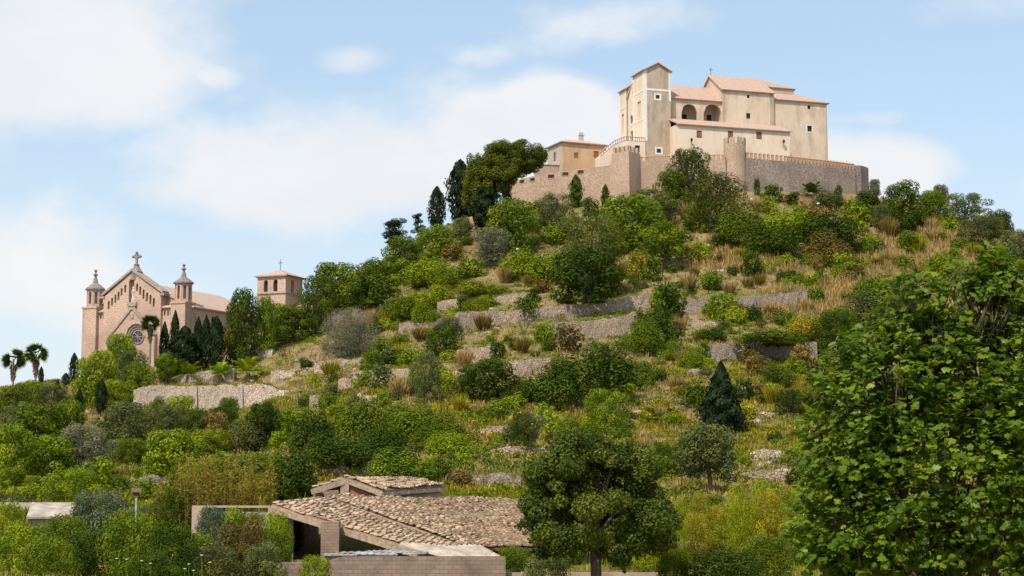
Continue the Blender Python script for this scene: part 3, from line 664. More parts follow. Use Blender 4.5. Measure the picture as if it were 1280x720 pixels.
for (u, v, lb_) in ((863, 178, 'black iron lantern on the cream wing near the bell tower'), (978, 180, 'black iron lantern on the cream wing above the battlements')):
    a, z = H(u, v, tF); p = fr.world(a, tF - .02, z)
    lt_ = empty('wall_lantern', p, lb_, 'lantern', 'lanterns on the front wing', fr.yaw)
    g = MB(); g.tube([(0, 0, -.9), (0, -.7, -.3), (0, -.75, 0)], .06); g.tube([(0, 0, .1), (0, -.5, .5), (0, -.75, .3)], .04); g.build('bracket', M['iron'], lt_)
    g = MB(); g.lathe([(.12, 0), (.34, .55), (.38, .6), (.12, .9), (.03, 1.05)], 0, -.75, 6); g.build('lamp_head', M['iron'], lt_)
# terrace and stairs in front of the west door
st = empty('entrance_staircase', fr.o, 'cream entrance terrace with balustraded stairs in front of the bell towers', 'staircase', None, fr.yaw)
zt_ = H(797, 177, 0)[1]; sa = H(781.5, 178, -.2)[0]; sb = H(768, 180, -.2)[0]; sc_ = H(750, 194, -.2)[0]
f = MB(); do = op(793.5, 181.5, 800, 190.5, -.2, 'r', sa)
wall(f, (sa, -.2), (-.1, -.2), ZB0, zt_, .4, [do]); f.box(sa, -.1, .2, tC, ZB0, zt_ - .1)
z2 = H(775, 181.5, -.2)[1]; z3 = H(750, 196, -.2)[1]
f.hexa([(sb, -.2, ZB0), (sa, -.2, ZB0), (sa, 3, ZB0), (sb, 3, ZB0), (sb, -.2, z2), (sa, -.2, zt_ - .1), (sa, 3, zt_ - .1), (sb, 3, z2)])
f.hexa([(sc_, -.2, ZB0), (sb, -.2, ZB0), (sb, 3, ZB0), (sc_, 3, ZB0), (sc_, -.2, z3), (sb, -.2, z2), (sb, 3, z2), (sc_, 3, z3)])
f.build('terrace_wall', M['creamlight'], st); window(st, (sa, -.2), (-.1, -.2), do, frame='whiteplaster', fw=.25)
g = MB()
line = [(sc_, z3), (sb, z2), (sa, zt_), (-.15, zt_)]
for (a, z), (b, zz) in zip(line[:-1], line[1:]):
    g.tube([(a, -.15, z + 1.0), (b, -.15, zz + 1.0)], .12, 4); g.tube([(a, -.15, z + .08), (b, -.15, zz + .08)], .1, 4)
    n = max(2, int((b - a) / .55))
    for k in range(n): x = a + (b - a) * (k + .5) / n; zk = z + (zz - z) * (k + .5) / n; g.box(x - .07, x + .07, -.22, -.08, zk + .05, zk + 1.0)
g.build('balustrade', M['churchtrim'], st)

# ------------------------------------------------------------------ orange house beside it
f2 = Frame(px(703, 214, 404), R(23)); oh = bld(f2, 'orange_house', 'orange plastered house with hipped roof and chimney beside the battlements', 'house')
b1 = f2.hit(757, 195)[0]; tb = f2.hits(684.5, 195)[0]; zeo = f2.hit(728, 179)[1]
o1 = (lambda r: (r[0], r[1], r[2], r[3], 'r'))(f2.rect(717.6, 190.5, 723, 198)); o2 = (lambda r: (r[0], r[1], r[2], r[3], 'r'))(f2.rect(742, 188.6, 748.6, 197.5))
f = MB(); wall(f, (0, 0), (b1, 0), -5, zeo, .4, [o1, o2]); wall(f, (b1, .4), (b1, tb), -5, zeo, .4); wall(f, (b1, tb), (0, tb), -5, zeo, .4); f.build('front_wall', M['orangeplaster'], oh)
ta, zz0 = f2.hits(693.7, 201.5); tb_, zz1 = f2.hits(691, 191.5); o3 = (tb - tb_, tb - ta, zz0, zz1, 'r')
f = MB(); wall(f, (0, tb - .4), (0, .4), -5, zeo, .4, [o3]); f.build('side_wall', M['greyplaster'], oh)
window(oh, (0, 0), (b1, 0), o1, pane='wood', recess=.12); window(oh, (0, 0), (b1, 0), o2, pane='wood', recess=.12); window(oh, (0, tb - .4), (0, .4), o3, pane='darkwood', recess=.12)
zar = zeo + 1.6; f = MB(); r0, r1, tm = b1 * .33, b1 * .72, tb / 2
for q in ([(r0, tm, zar), (r1, tm, zar), (b1 + .6, -.6, zeo), (-.6, -.6, zeo)], [(r1, tm, zar), (r0, tm, zar), (-.6, tb + .6, zeo), (b1 + .6, tb + .6, zeo)],
          [(r0, tm, zar), (r0, tm + .01, zar), (-.6, -.6, zeo), (-.6, tb + .6, zeo)], [(r1, tm, zar), (r1, tm + .01, zar), (b1 + .6, tb + .6, zeo), (b1 + .6, -.6, zeo)]): f.slab(q, .22)
rfo = f.build('roof', M['roofpale'], oh)
cs, cz = f2.hit(726.5, 175, tm); f = MB(); f.box(cs - .5, cs + .5, tm - .4, tm + .4, zeo + .3, cz + 1.1); f.box(cs - .65, cs + .65, tm - .55, tm + .55, cz + 1.1, cz + 1.3); f.box(cs - .45, cs + .45, tm - .35, tm + .35, cz + 1.3, cz + 1.9); f.build('chimney', M['greyplaster'], rfo)
# low annexe
f3 = Frame(px(672, 218, 404.5), R(12)); an = bld(f3, 'annexe', 'low flat-topped annexe in front of the orange house', 'building')
a9 = f3.hit(703, 210)[0]; z9 = f3.hit(688, 206.5)[1]; f = MB(); wall(f, (0, 0), (a9, 0), -4, z9, .4); wall(f, (a9, .4), (a9, 4), -4, z9, .4); wall(f, (a9, 4), (0, 4), -4, z9, .4); wall(f, (0, 3.6), (0, .4), -4, z9, .4); f.build('wall', M['pinkplaster'], an)
f = MB(); f.box(-.2, a9 + .2, -.2, 4.2, z9, z9 + .2); f.build('roof', M['roofpale'], an)

# ------------------------------------------------------------------ fortress walls
def fort_curtain(name, lab, P, mat, embr=(), merlons=0, mh=1.3, mw=.62, mmat='fort', depth=6):
    """P: [(u, v_top, v_base, d)]"""
    e = empty(name, px(P[0][0], P[0][2], P[0][3]), lab, 'fortress wall'); org = Vector(e.location)
    f = MB(); ops_all = []
    for (u0, t0, b0, d0), (u1, t1, b1_, d1) in zip(P[:-1], P[1:]):
        A, B_ = px(u0, t0, d0) - org, px(u1, t1, d1) - org; L_ = (B_.xy - A.xy).length
        zb = min(px(u0, b0, d0).z, px(u1, b1_, d1).z) - org.z - depth
        ops = []
        for (u, v) in embr:
            if u0 < u < u1:
                k = (u - u0) / (u1 - u0); zc = A.z + (B_.z - A.z) * k; vt = t0 + (t1 - t0) * k
                c = k * L_; h = (v - vt) / F * d0
                ops.append((c - .75, c + .75, zc - h - .42, zc - h + .42, 'r'))
        wall(f, A.xy, B_.xy, zb, A.z, 1.0, ops, top=lambda a, A=A, B_=B_, L_=L_: A.z + (B_.z - A.z) * a / L_)
        for o in ops:
            g = MB(); plate(g, A.xy, B_.xy, o[0] + .1, o[1] - .1, o[2] + .1, o[3] - .1, .5, .6); w_ = g.build('embrasure', M['brick'], e)
            g = MB(); ring(g, A.xy, B_.xy, o[0], o[1], o[2], o[3], .14, -.05, .1); g.build('frame', M['whiteplaster'] if False else M['fort'], w_)
        if merlons:
            n = max(2, int(L_ / merlons))
            for k in range(n):
                a = (k + .5) * L_ / n; z = A.z + (B_.z - A.z) * a / L_
                if len([1 for c in e.children if c.name.startswith('merlon')]) < 100:
                    g = MB(); plate(g, A.xy, B_.xy, a - mw / 2, a + mw / 2, z - .05, z + mh * .78, .02, .7)
                    A2 = [along(A.xy, B_.xy, a + x, y) for x, y in ((-mw / 2 - .1, -.06), (mw / 2 + .1, -.06), (mw / 2 + .1, .78), (-mw / 2 - .1, .78))]; top_ = along(A.xy, B_.xy, a, .36)
                    g.add([(q.x, q.y, z + mh * .78) for q in A2] + [(top_.x, top_.y, z + mh * 1.1)], [(3, 2, 1, 0), (0, 1, 4), (1, 2, 4), (2, 3, 4), (3, 0, 4)])
                    g.build('merlon', M[mmat], e)
    f.build('wall', M[mat], e); return e
FW1 = [(630, 229, 262, 405), (675, 218, 258, 397), (764, 206.5, 258, 392)]
fort_curtain('fortress_wall', 'pinkish fortress wall with six small brick embrasures beside the umbrella pine', FW1, 'fort', [(641, 229), (652.6, 227), (665.6, 224.5), (689, 220.5), (707, 217.5), (726, 215)])
FW2 = [(799, 201.5, 240, 392.5), (850, 199.5, 240, 391.5), (907, 198.5, 236, 391)]
fort_curtain('fortress_wall', 'battlemented fortress wall half hidden by trees below the sanctuary', FW2, 'fort', merlons=1.0, mh=1.25, mmat='merlon')
FW3 = [(932, 197.2, 233, 391.5), (985, 202.0, 238, 393), (1030, 207.0, 243, 397), (1069, 212.0, 247, 402)]
fort_curtain('fortress_wall', 'shaded grey battlemented wall curving away from the round turret', FW3, 'fortshaded', merlons=.98, mh=1.6, mw=.52, mmat='merlon')
fort_curtain('bastion', 'rounded plain grey bastion at the far end of the shaded wall', [(1067, 206.5, 246, 402.5), (1076, 206.8, 246, 403.5), (1083, 208.8, 246, 407), (1085.5, 210.5, 246, 412)], 'fortshaded')
# round turret
c = px(919, 232, 393); rt_ = empty('round_turret', c, 'round crenellated stone turret at the corner of the fortress', 'tower')
rr = 14.2 / F * 391; zt_ = px(919, 179, 391).z - c.z; f = MB(); f.lathe([(rr * 1.12, -6), (rr * 1.04, 1), (rr, zt_ * .6), (rr, zt_), (rr * .8, zt_), (rr * .8, zt_ - .8)], 0, 0, 24); f.build('shaft', M['fort'], rt_)
for k in range(9):
    a = 2 * PI * (k + .3) / 9; f = MB(); A = []
    for (r_, da) in ((rr + .03, -.22), (rr + .03, .22), (rr * .78, .22), (rr * .78, -.22)): A.append((r_ * math.cos(a + da), r_ * math.sin(a + da)))
    f.hexa([(x, y, z) for z in (zt_ - .02, zt_ + 1.45) for x, y in A]); f.build('merlon', M['fort'], rt_)
# angular battered bastion
e = empty('bastion', px(780, 255, 391), 'angular battered stone bastion with battlements beside the stairs', 'bastion'); org = Vector(e.location)
tp = [px(764.5, 189, 391.5), px(786, 188.5, 388), px(800.5, 192, 392.5), px(796, 190, 398), px(766, 190, 398)]
bt = [px(758.5, 272, 391), px(787.5, 272, 386.5), px(802, 265, 392), px(797, 262, 398.5), px(760, 262, 398.5)]
zt_ = tp[1].z - org.z; tp = [Vector((p.x, p.y, zt_ + org.z)) - org for p in tp]; bt = [p - org - Vector((0, 0, 2)) for p in bt]
f = MB(); f.add(bt + tp, [(4, 3, 2, 1, 0), (5, 6, 7, 8, 9)] + [(i, (i + 1) % 5, 5 + (i + 1) % 5, 5 + i) for i in range(5)]); f.build('wall', M['fort'], e)
for i, n in ((0, 4), (1, 3)):
    A, B_ = tp[i], tp[i + 1]; L_ = (B_ - A).length
    for k in range(n):
        a = (k + .5) * L_ / n; f = MB(); plate(f, A.xy, B_.xy, a - .38, a + .38, zt_ - .02, zt_ + 1.35, .03, .65); f.build('merlon', M['fort'], e)

# ------------------------------------------------------------------ church at the left
f4 = Frame(px(234, 456, 330), R(-24)); H4 = f4.hit; ch = bld(f4, 'parish_church', 'pink sandstone church with gabled west front, two octagonal turrets and big cross', 'church')
def op4(u0, v0, u1, v1, s0, kind='a', t=0.0):
    a0, a1, zb, zt = f4.rect(u0, v0, u1, v1, t); return (a0 - s0, a1 - s0, zb, zt - ((a1 - a0) / 2 if kind == 'a' else 0), kind)
Z = lambda u, v, t=0.0: H4(u, v, t)[1]
sx = lambda u, t=0.0: H4(u, 420, t)[0]
gl, gr = sx(131), sx(202.5); gm = (sx(166)); zgl, zgr, zga = Z(131, 372), Z(202.5, 367), Z(166, 339.5); zge = (zgl + zgr) / 2
def z10(x, y): return (100 + x / 7.2, 310 + y / 7.2)
niche = []
for (x, y0, y1) in ((275, 478, 555), (305, 450, 522), (335, 422, 497), (363, 394, 470), (391, 362, 432), (423, 334, 402), (530, 322, 392), (558, 347, 425), (588, 374, 460), (619, 402, 485), (650, 424, 508), (680, 450, 530)):
    (u0, v0), (u1, v1) = z10(x - 8, y0), z10(x + 8, y1); niche.append(op4(u0, v0, u1, v1, gl))
(u0, v0), (u1, v1) = z10(459, 278), z10(500, 505); cn = op4(u0, v0, u1, v1, gl)
f = MB(); Lg = gr - gl; km = gm - gl
gt = lambda a: zge + (zga - zge) * (1 - abs(a - km) / (km if a < km else Lg - km))
wall(f, (gl, -.6), (gr, -.6), -4, zge, .9, niche + [cn], top=gt, brk=[km]); f.box(gl, gr, .35, 1.2, -4, zge - .3)
f.prism([(gl + .3, .35, zge - .4), (gr - .3, .35, zge - .4), (gm, .35, zga - .5)], (0, .8, 0))
f.build('gable_front', M['churchstone'], ch)
f = MB()
for A, B_, in (((gl - .5, zge), (gm, zga)), ((gm, zga), (gr + .5, zge))):
    f.hexa([(A[0], -.95, A[1] + .05), (B_[0], -.95, B_[1] + .05), (B_[0], 1.3, B_[1] + .05), (A[0], 1.3, A[1] + .05), (A[0], -.95, A[1] + .55), (B_[0], -.95, B_[1] + .55), (B_[0], 1.3, B_[1] + .55), (A[0], 1.3, A[1] + .55)])
f.box(gl - .9, gl + .2, -.9, 1.3, zge - .35, zge + .05); f.box(gr - .2, gr + .9, -.9, 1.3, zge - .35, zge + .05)
f.build('gable_coping', M['churchtrim'], ch)
# statue in the middle niche
(u0, v0), (u1, v1) = z10(479, 350), z10(479, 490); a_, zt_ = H4(u0, v0, -.6); zb_ = H4(u1, v1, -.6)[1]
f = MB(); h = zt_ - zb_; f.lathe([(.42, 0), (.48, .15 * h), (.36, .4 * h), (.42, .62 * h), (.5, .74 * h), (.2, .82 * h), (.17, .85 * h), (.27, .91 * h), (.25, .97 * h), (.05, h)], a_, -.35, 10); 
for p in f.v: pass
o = f.build('statue', M['statue'], ch); o.location = (0, 0, zb_)
f = MB(); f.box(a_ - 1.1, a_ + 1.1, -1.1, -.58, zb_ - .8, zb_ - .01); f.box(a_ - .75, a_ + .75, -.95, -.58, zb_ - 1.6, zb_ - .8); f.build('statue_pedestal', M['churchtrim'], ch)
# cross on the gable
cx_, cz0 = H4(170.5, 343, .3); zc1 = Z(170, 331, .3); zc2 = Z(170, 315.5, .3)
cr = MB(); cr.lathe([(1.15, cz0 - 1.2), (1.15, cz0 + .4), (1.3, cz0 + .5), (.95, cz0 + .9), (.5, zc1 - .2), (.65, zc1), (.35, zc1 + .2)], cx_, .3, 8); cr.build('cross_pedestal', M['greystone'], ch)
hh = zc2 - zc1; cr = MB(); cr.box(cx_ - .2, cx_ + .2, .15, .45, zc1, zc2); cr.box(cx_ - .9, cx_ + .9, .16, .44, zc1 + hh * .58, zc1 + hh * .58 + .4)
for dx, dz in ((-.9, hh * .58 + .2), (.9, hh * .58 + .2), (0, hh - .1)): cr.lathe([(.05, zc1 + dz - .33), (.33, zc1 + dz), (.05, zc1 + dz + .33)], cx_ + dx, .3, 8)
for k in range(12):
    a0, a1 = 2 * PI * k / 12, 2 * PI * (k + 1) / 12; zz = zc1 + hh * .58 + .2
    cr.prism([(cx_ + r_ * math.cos(a), .22, zz + r_ * math.sin(a)) for r_, a in ((.5, a0), (.66, a0), (.66, a1), (.5, a1))], (0, .16, 0))
cr.build('cross', M['greystone'], ch)
# aisle fronts
sl0, sr1 = sx(106), 0.0
for (a, b, ua, ub, vt, ar) in ((sx(115.6), gl, 115.6, 131, 390, [130, 158, 187, 215, 243]), (gr, sx(216), 202.5, 216, 384.2, [706, 735, 763, 793, 820])):
    f = MB(); ops = []
    for x in ar:
        v0 = 312 + (590 if ua < 150 else 560) / 7.2; u = 100 + x / 7.2; ops.append(op4(u - 1.1, v0 - 1.2, u + 1.1, v0 + 4.6, a))
    ops = [o for o in ops if o[0] > .05 and o[1] < (b - a) - .05]
    wall(f, (a, 0), (b, 0), -4, Z((ua + ub) / 2, vt), .5, ops); f.box(a, b, .45, .9, -4, Z((ua + ub) / 2, vt) - .3); f.build('aisle_front', M['churchstone'], ch)
    f = MB(); zt_ = Z((ua + ub) / 2, vt); f.slab([(a, 1.28, zt_ + .75), (b, 1.28, zt_ + .75), (b, -.5, zt_), (a, -.5, zt_)], .2); f.build('aisle_roof', M['roofpale'], ch)
# turrets
for (us0, us1, ut0, ut1, vs, vb, vtp) in ((105.8, 115.8, 106.6, 122.2, 386.5, 362, 336.5), (216, 234, 217.3, 233.3, 380.3, 354, 329.5)):
    a, b = sx(us0), sx(us1); 
    if us0 < 150: b = a + (sx(234) - sx(216)) * 1.0
    cxx = (a + b) / 2; q = (b - a) / 2; zs = Z(us0, vs); zb_ = Z(us0, vb); zt_ = Z(us0, vtp)
    f = MB(); f.box(a, b, -.9, -.9 + 2 * q, -4, zs); f.box(a - .15, b + .15, -1.05, -.75 + 2 * q, zs, zs + .35); to = f.build('turret', M['churchstone'], ch)
    zs += .35; ro = q * 1.02
    f = MB()
    for k in range(8):
        a0, a1 = 2 * PI * (k + .5) / 8, 2 * PI * (k + 1.5) / 8
        p0, p1 = (cxx + ro * math.cos(a0), -.9 + q + ro * math.sin(a0)), (cxx + ro * math.cos(a1), -.9 + q + ro * math.sin(a1)); Lk = math.dist(p0, p1)
        wall(f, p0, p1, zs, zb_, .3, [(Lk * .28, Lk * .72, zs + .6, zb_ - .9, 'a')])
    f.lathe([(ro * .6, zs), (ro * .6, zb_ - .05)], cxx, -.9 + q, 8); f.build('belfry', M['churchstone'], to)
    f = MB(); hh = zt_ - zb_
    f.lathe([(ro * 1.2, zb_ - .15), (ro * 1.2, zb_ + .1), (ro * .62, zb_ + hh * .22), (ro * .34, zb_ + hh * .30), (ro * .13, zb_ + hh * .66), (ro * .34, zb_ + hh * .72), (ro * .12, zb_ + hh * .77), (ro * .1, zb_ + hh * .86), (ro * .22, zb_ + hh * .92), (.03, zt_)], cxx, -.9 + q, 8, PI / 8); f.build('spire', M['greystone'], to)
# portal
f = MB(); pa, pz = H4(165.2, 386.5, -1.6); pl_, pr_ = sx(137, -1.6), sx(193, -1.6); pe = Z(165, 421, -1.6); ra, rz_ = H4(169.3, 420, -1.6); rad = 14 / F * 330 / .9
def gz(x): return pe + (pz - pe) * (1 - abs(x - pa) / ((pa - pl_) if x < pa else (pr_ - pa)))
wall(f, (pl_, -1.6), (pr_, -1.6), -4, pe, .95, [(ra - pl_ - rad, ra - pl_ + rad, -4, rz_, 'a')], top=lambda a: gz(pl_ + a), brk=[pa - pl_]); f.build('portal_gable', M['churchstone'], ch)
f = MB()
for A, B_ in (((pl_, pe), (pa, pz)), ((pa, pz), (pr_, pe))): f.hexa([(A[0], -1.85, A[1] + .03), (B_[0], -1.85, B_[1] + .03), (B_[0], -.62, B_[1] + .03), (A[0], -.62, A[1] + .03), (A[0], -1.85, A[1] + .4), (B_[0], -1.85, B_[1] + .4), (B_[0], -.62, B_[1] + .4), (A[0], -.62, A[1] + .4)])
f.build('portal_coping', M['churchtrim'], ch)
f = MB()
for (r0, r1, y0, y1) in ((.80, .97, -1.25, -.62), (.63, .79, -1.0, -.62)):
    for k in range(20):
        a0, a1 = PI * k / 20, PI * (k + 1) / 20
        f.prism([(ra + rad * r_ * math.cos(a), y0, rz_ + rad * r_ * math.sin(a)) for r_, a in ((r0, a0), (r1, a0), (r1, a1), (r0, a1))], (0, y1 - y0, 0))
f.build('portal_arch', M['churchtrim'], ch)
f = MB(); n = 20; r_ = rad * .5; f.prism([(ra + r_ * math.cos(2 * PI * k / n), -.72, rz_ - .1 + r_ * math.sin(2 * PI * k / n)) for k in range(n)][::-1], (0, .1, 0)); rw = f.build('rose_window', M['rose'], ch)
f = MB()
for k in range(8): a = 2 * PI * k / 8; f.tube([(ra, -.76, rz_ - .1), (ra + r_ * math.cos(a), -.76, rz_ - .1 + r_ * math.sin(a))], .07, 4)
for k in range(20):
    a0, a1 = 2 * PI * k / 20, 2 * PI * (k + 1) / 20; f.prism([(ra + q * math.cos(a), -.82, rz_ - .1 + q * math.sin(a)) for q, a in ((r_, a0), (r_ * 1.15, a0), (r_ * 1.15, a1), (r_, a1))], (0, .18, 0))
f.build('tracery', M['churchtrim'], rw)
# coat of arms
f = MB(); xa, xz = H4(164.8, 395, -1.6); f.lathe([(.1, xz - .9), (.55, xz - .4), (.62, xz + .3), (.4, xz + .7), (.1, xz + .95)], 0, 0, 8); o = f.build('coat_of_arms', M['churchtrim'], ch); o.location = (xa, -1.6, 0); o.scale = (1, .35, 1)
# nave
zev = f4.hits(234, 382.0, 0.0)[1]; zrn = Z(190, 360.5, 12.0); LN = 29.0
ops = []
for (u, v0, v1) in ((243, 391.5, 424), (267.3, 395, 424)):
    t_, zt_ = f4.hits(u, v0); zb_ = f4.hits(u, v1)[1]; ops.append((t_ - 2 - .75 + .9, t_ - 2 + .75 + .9, zb_, zt_ - .75, 'a'))
f = MB(); wall(f, (0, 1.0), (0, LN), -4, zev, .6, ops); wall(f, (0, LN), (sl0, LN), -4, zev, .6, top=lambda a: zev + (zrn - zev) * (1 - abs(a + sl0 / 2) / (-sl0 / 2)), brk=[-sl0 / 2]); wall(f, (sl0, LN), (sl0, 1.0), -4, zev, .6); wall(f, (sl0 + .3, 1.3), (-.05, 1.3), -4, zev - .05, .5, top=lambda a: zev - .3 + (zrn - zev) * (1 - abs(a + sl0 / 2) / (-sl0 / 2)), brk=[-sl0 / 2 - .3]); f.build('nave_wall', M['churchstone'], ch)
for o in ops: window(ch, (0, 1.0), (0, LN), o, recess=.4, pane='dark')
f = MB(); f.slab([(sl0 / 2, 1.0, zrn), (sl0 / 2, LN + .4, zrn), (.6, LN + .4, zev - .05), (.6, 3.3, zev - .05)][::-1] and [(sl0 / 2, LN + .4, zrn), (sl0 / 2, 1.0, zrn), (.6, 1.0, zev - .05), (.6, LN + .4, zev - .05)], .25)
f.slab([(sl0 / 2, 1.0, zrn), (sl0 / 2, LN + .4, zrn), (sl0 - .6, LN + .4, zev - .05), (sl0 - .6, 1.0, zev - .05)], .25); f.build('nave_roof', M['roofpale'], ch)

# ------------------------------------------------------------------ square bell tower behind
f5 = Frame(px(356.6, 385, 362), R(-23)); cp = bld(f5, 'square_bell_tower', 'squat square stone bell tower with pyramid roof and thin iron cross', 'tower')
a0 = f5.hit(321.8, 360)[0]; t0 = f5.hits(378, 360)[0]; zt_ = f5.hit(340, 345)[1]; f = MB()
def op5(u0, v0, u1, v1): a_, b_, zb, zt = f5.rect(u0, v0, u1, v1); return (a_ - a0, b_ - a0, zb, zt - (b_ - a_) / 2, 'a')
o5 = [op5(329.8, 350.3, 334.6, 364.6), op5(341.6, 349.2, 346.8, 364), op5(342, 369.5, 347, 377)]
wall(f, (a0, 0), (0, 0), -6, zt_, .7, [o5[0], (o5[1][0], o5[1][1], *o5[1][2:])]); t1, zb_ = f5.hits(364, 366); t2, zz = f5.hits(367.5, 349.5)
o6 = (t1 - .7, t2 - .7, zb_, zz - (t2 - t1) / 2, 'a'); wall(f, (0, .7), (0, t0), -6, zt_, .7, [o6]); wall(f, (0, t0), (a0, t0), -6, zt_, .7); wall(f, (a0, t0 - .7), (a0, .7), -6, zt_, .7)
f.box(a0 + .8, -.8, .8, t0 - .8, -6, o5[0][2] - .3); f.build('wall', M['churchstone'], cp)
f = MB(); f.box(a0 - .25, .25, -.25, -.002, o5[0][2] - .5, o5[0][2] - .25); f.box(.002, .25, -.0, t0 + .2, o5[0][2] - .5, o5[0][2] - .25); f.build('string_course', M['churchtrim'], cp)
for o in o5[:2]: window(cp, (a0, 0), (0, 0), o, recess=.6, pane='dark')
window(cp, (0, .7), (0, t0), o6, recess=.6, pane='dark')
f = MB(); za = f5.hit(349, 337.5, t0 / 2)[1]; m_ = (a0 / 2, t0 / 2, za); e_ = .6
for q in (((a0 - e_, -e_), (e_, -e_)), ((e_, -e_), (e_, t0 + e_)), ((e_, t0 + e_), (a0 - e_, t0 + e_)), ((a0 - e_, t0 + e_), (a0 - e_, -e_))):
    f.slab([m_, (m_[0] + .01, m_[1] + .01, za), (*q[1], zt_ + .1), (*q[0], zt_ + .1)], .25)
f.box(a0 - .3, .3, -.3, t0 + .3, zt_ - .25, zt_ - .02); f.build('roof', M['roof'], cp)
f = MB(); zc2 = f5.hit(349, 324.5, t0 / 2)[1]; f.tube([(m_[0], m_[1], za - .1), (m_[0], m_[1], zc2)], .07, 6); f.tube([(m_[0] - .55, m_[1], zc2 - .75), (m_[0] + .55, m_[1], zc2 - .75)], .06, 6); f.build('cross', M['iron'], cp)
# ------------------------------------------------------------------ ruined farm buildings
def tile_roof(name, A, B_, C, D, parent, mat='tiles', tw=.23, tl=.44, thick=.16, jit=.03, holes=()):
    """old barrel tiles: A, B along the top edge, D, C along the eave"""
    A, B_, C, D = map(Vector, (A, B_, C, D)); W_ = ((B_ - A).length + (C - D).length) / 2; L_ = ((D - A).length + (C - B_).length) / 2
    nc, nr = max(2, int(W_ / tw)), max(2, int(L_ / tl)); nrm = (D - A).cross(B_ - A).normalized(); nrm = nrm if nrm.z > 0 else -nrm
    def Q(a, b): return (A.lerp(B_, a)).lerp(D.lerp(C, a), b)
    mb = MB(); g = random.Random(len(name) + nc)
    lowd = 12; sag = [[g.gauss(0, .075) for _ in range(lowd + 1)] for _ in range(lowd + 1)]
    def sg(a, b):
        x, y = min(max(a, 0), .999) * lowd, min(max(b, 0), .999) * lowd; i, j = int(x), int(y); x -= i; y -= j
        return (sag[i][j] * (1 - x) + sag[i + 1][j] * x) * (1 - y) + (sag[i][j + 1] * (1 - x) + sag[i + 1][j + 1] * x) * y
    for i in range(nc):
        for j in range(nr):
            a, b0, b1 = (i + .5 + g.gauss(0, .14)) / nc, (j - .12 + g.gauss(0, .10)) / nr, (j + 1.0 + g.gauss(0, .12)) / nr
            if any(h[0] < a < h[1] and h[2] < (b0 + b1) / 2 < h[3] for h in holes) or g.random() < .035: continue
            p0, p1 = Q(a, max(b0, 0)) + nrm * (sg(a, b0) + .0), Q(a + g.gauss(0, .16) / nc, min(b1, 1.02)) + nrm * (sg(a, b1) + .055 + abs(g.gauss(0, jit)))
            d = (p1 - p0).normalized(); sx_ = d.cross(nrm).normalized(); pts = []
            for p, r_ in ((p0, tw * .44), (p1, tw * .56)):
                for k in range(5): t = PI * k / 4; pts.append(p + sx_ * math.cos(t) * r_ + nrm * math.sin(t) * r_ * .75)
            sh = g.choice((.5, .7, .85, 1, 1.05, 1.2, 1.45)) * g.uniform(.9, 1.1)
            mb.add(pts, [(k, k + 1, k + 6, k + 5) for k in range(4)] + [(5, 6, 7, 8, 9)], shade=sh)
    for (a0, a1, b0, b1) in ([(0, 1, 0, 1)] if not holes else [(0, holes[0][0], 0, 1), (holes[0][1], 1, 0, 1), (holes[0][0], holes[0][1], 0, holes[0][2]), (holes[0][0], holes[0][1], holes[0][3], 1)]):
        q = [Q(a0, b0), Q(a1, b0), Q(a1, b1), Q(a0, b1)]; q = [p - nrm * .06 for p in q]
        mb.add(q + [p - nrm * thick for p in q], [(0, 1, 2, 3), (7, 6, 5, 4), (0, 4, 5, 1), (1, 5, 6, 2), (2, 6, 7, 3), (3, 7, 4, 0)], shade=.55)
    return mb.build(name, M[mat], parent)
def beam(mb, a, b, w_=.2, h=.25):
    a, b = Vector(a), Vector(b); d = (b - a).normalized(); s_ = d.cross(Vector((0, 0, 1))).normalized() * w_ / 2; u_ = s_.cross(d).normalized() * h / 2
    if u_.z < 0: u_ = -u_
    mb.add([a - s_ - u_, b - s_ - u_, b + s_ - u_, a + s_ - u_, a - s_ + u_, b - s_ + u_, b + s_ + u_, a + s_ + u_], [(3, 2, 1, 0), (4, 5, 6, 7), (0, 1, 5, 4), (1, 2, 6, 5), (2, 3, 7, 6), (3, 0, 4, 7)])
def post(mb, u, v0, v1, d, wd, dp, zb=None):
    p, q = px(u, v0, d), px(u, v1, d); z = q.z if zb is None else zb; mb.box(p.x - wd / 2, p.x + wd / 2, d, d + dp, z, p.z)

barn = tag(bpy.data.objects.new('ruined_barn', None), 'ruined open-sided barn under a sagging roof of old clay tiles', 'barn'); COL.objects.link(barn)
A1, B1, C1, D1 = px(407, 620, 107), px(712, 624.5, 117), px(712, 684, 99), px(590, 684, 95.5)
tile_roof('main_roof', A1, B1, C1, D1, barn)
A2, B2, C2, D2 = px(399, 623.5, 105.5), px(592, 690, 95), px(580, 703, 91), px(340, 629, 98)
tile_roof('lean_to_roof', D2, A2, B2, C2, barn)
f = MB(); dv = Vector((0, -.05, -.33)); beam(f, D2 + dv, C2 + dv, .22, .36); beam(f, A1 + Vector((0, -.1, -.16)), D1 + Vector((0, -.1, -.22)), .16, .22); f.build('verge_beam', M['rawwood'], barn)
f = MB(); 
for k in range(9):
    t = (k + .5) / 9; a, b = D2.lerp(C2, t), A2.lerp(B2, t); beam(f, a + Vector((0, .1, -.3)), b + Vector((0, 0, -.3)), .14, .18)
f.build('rafters', M['darkwood'], barn)
f = MB(); post(f, 412.5, 652, 700, 94.2, 1.0, .9, -7.5); f.build('pillar', M['quoin'], barn)
f = MB(); post(f, 363, 641, 700, 99, .35, .4, -7.5); f.build('post', M['rawwood'], barn)
f = MB(); post(f, 483, 682, 700, 96.5, .35, .4, -7.5); f.build('post', M['rawwood'], barn)
f = MB(); zt_ = A2.z - .5
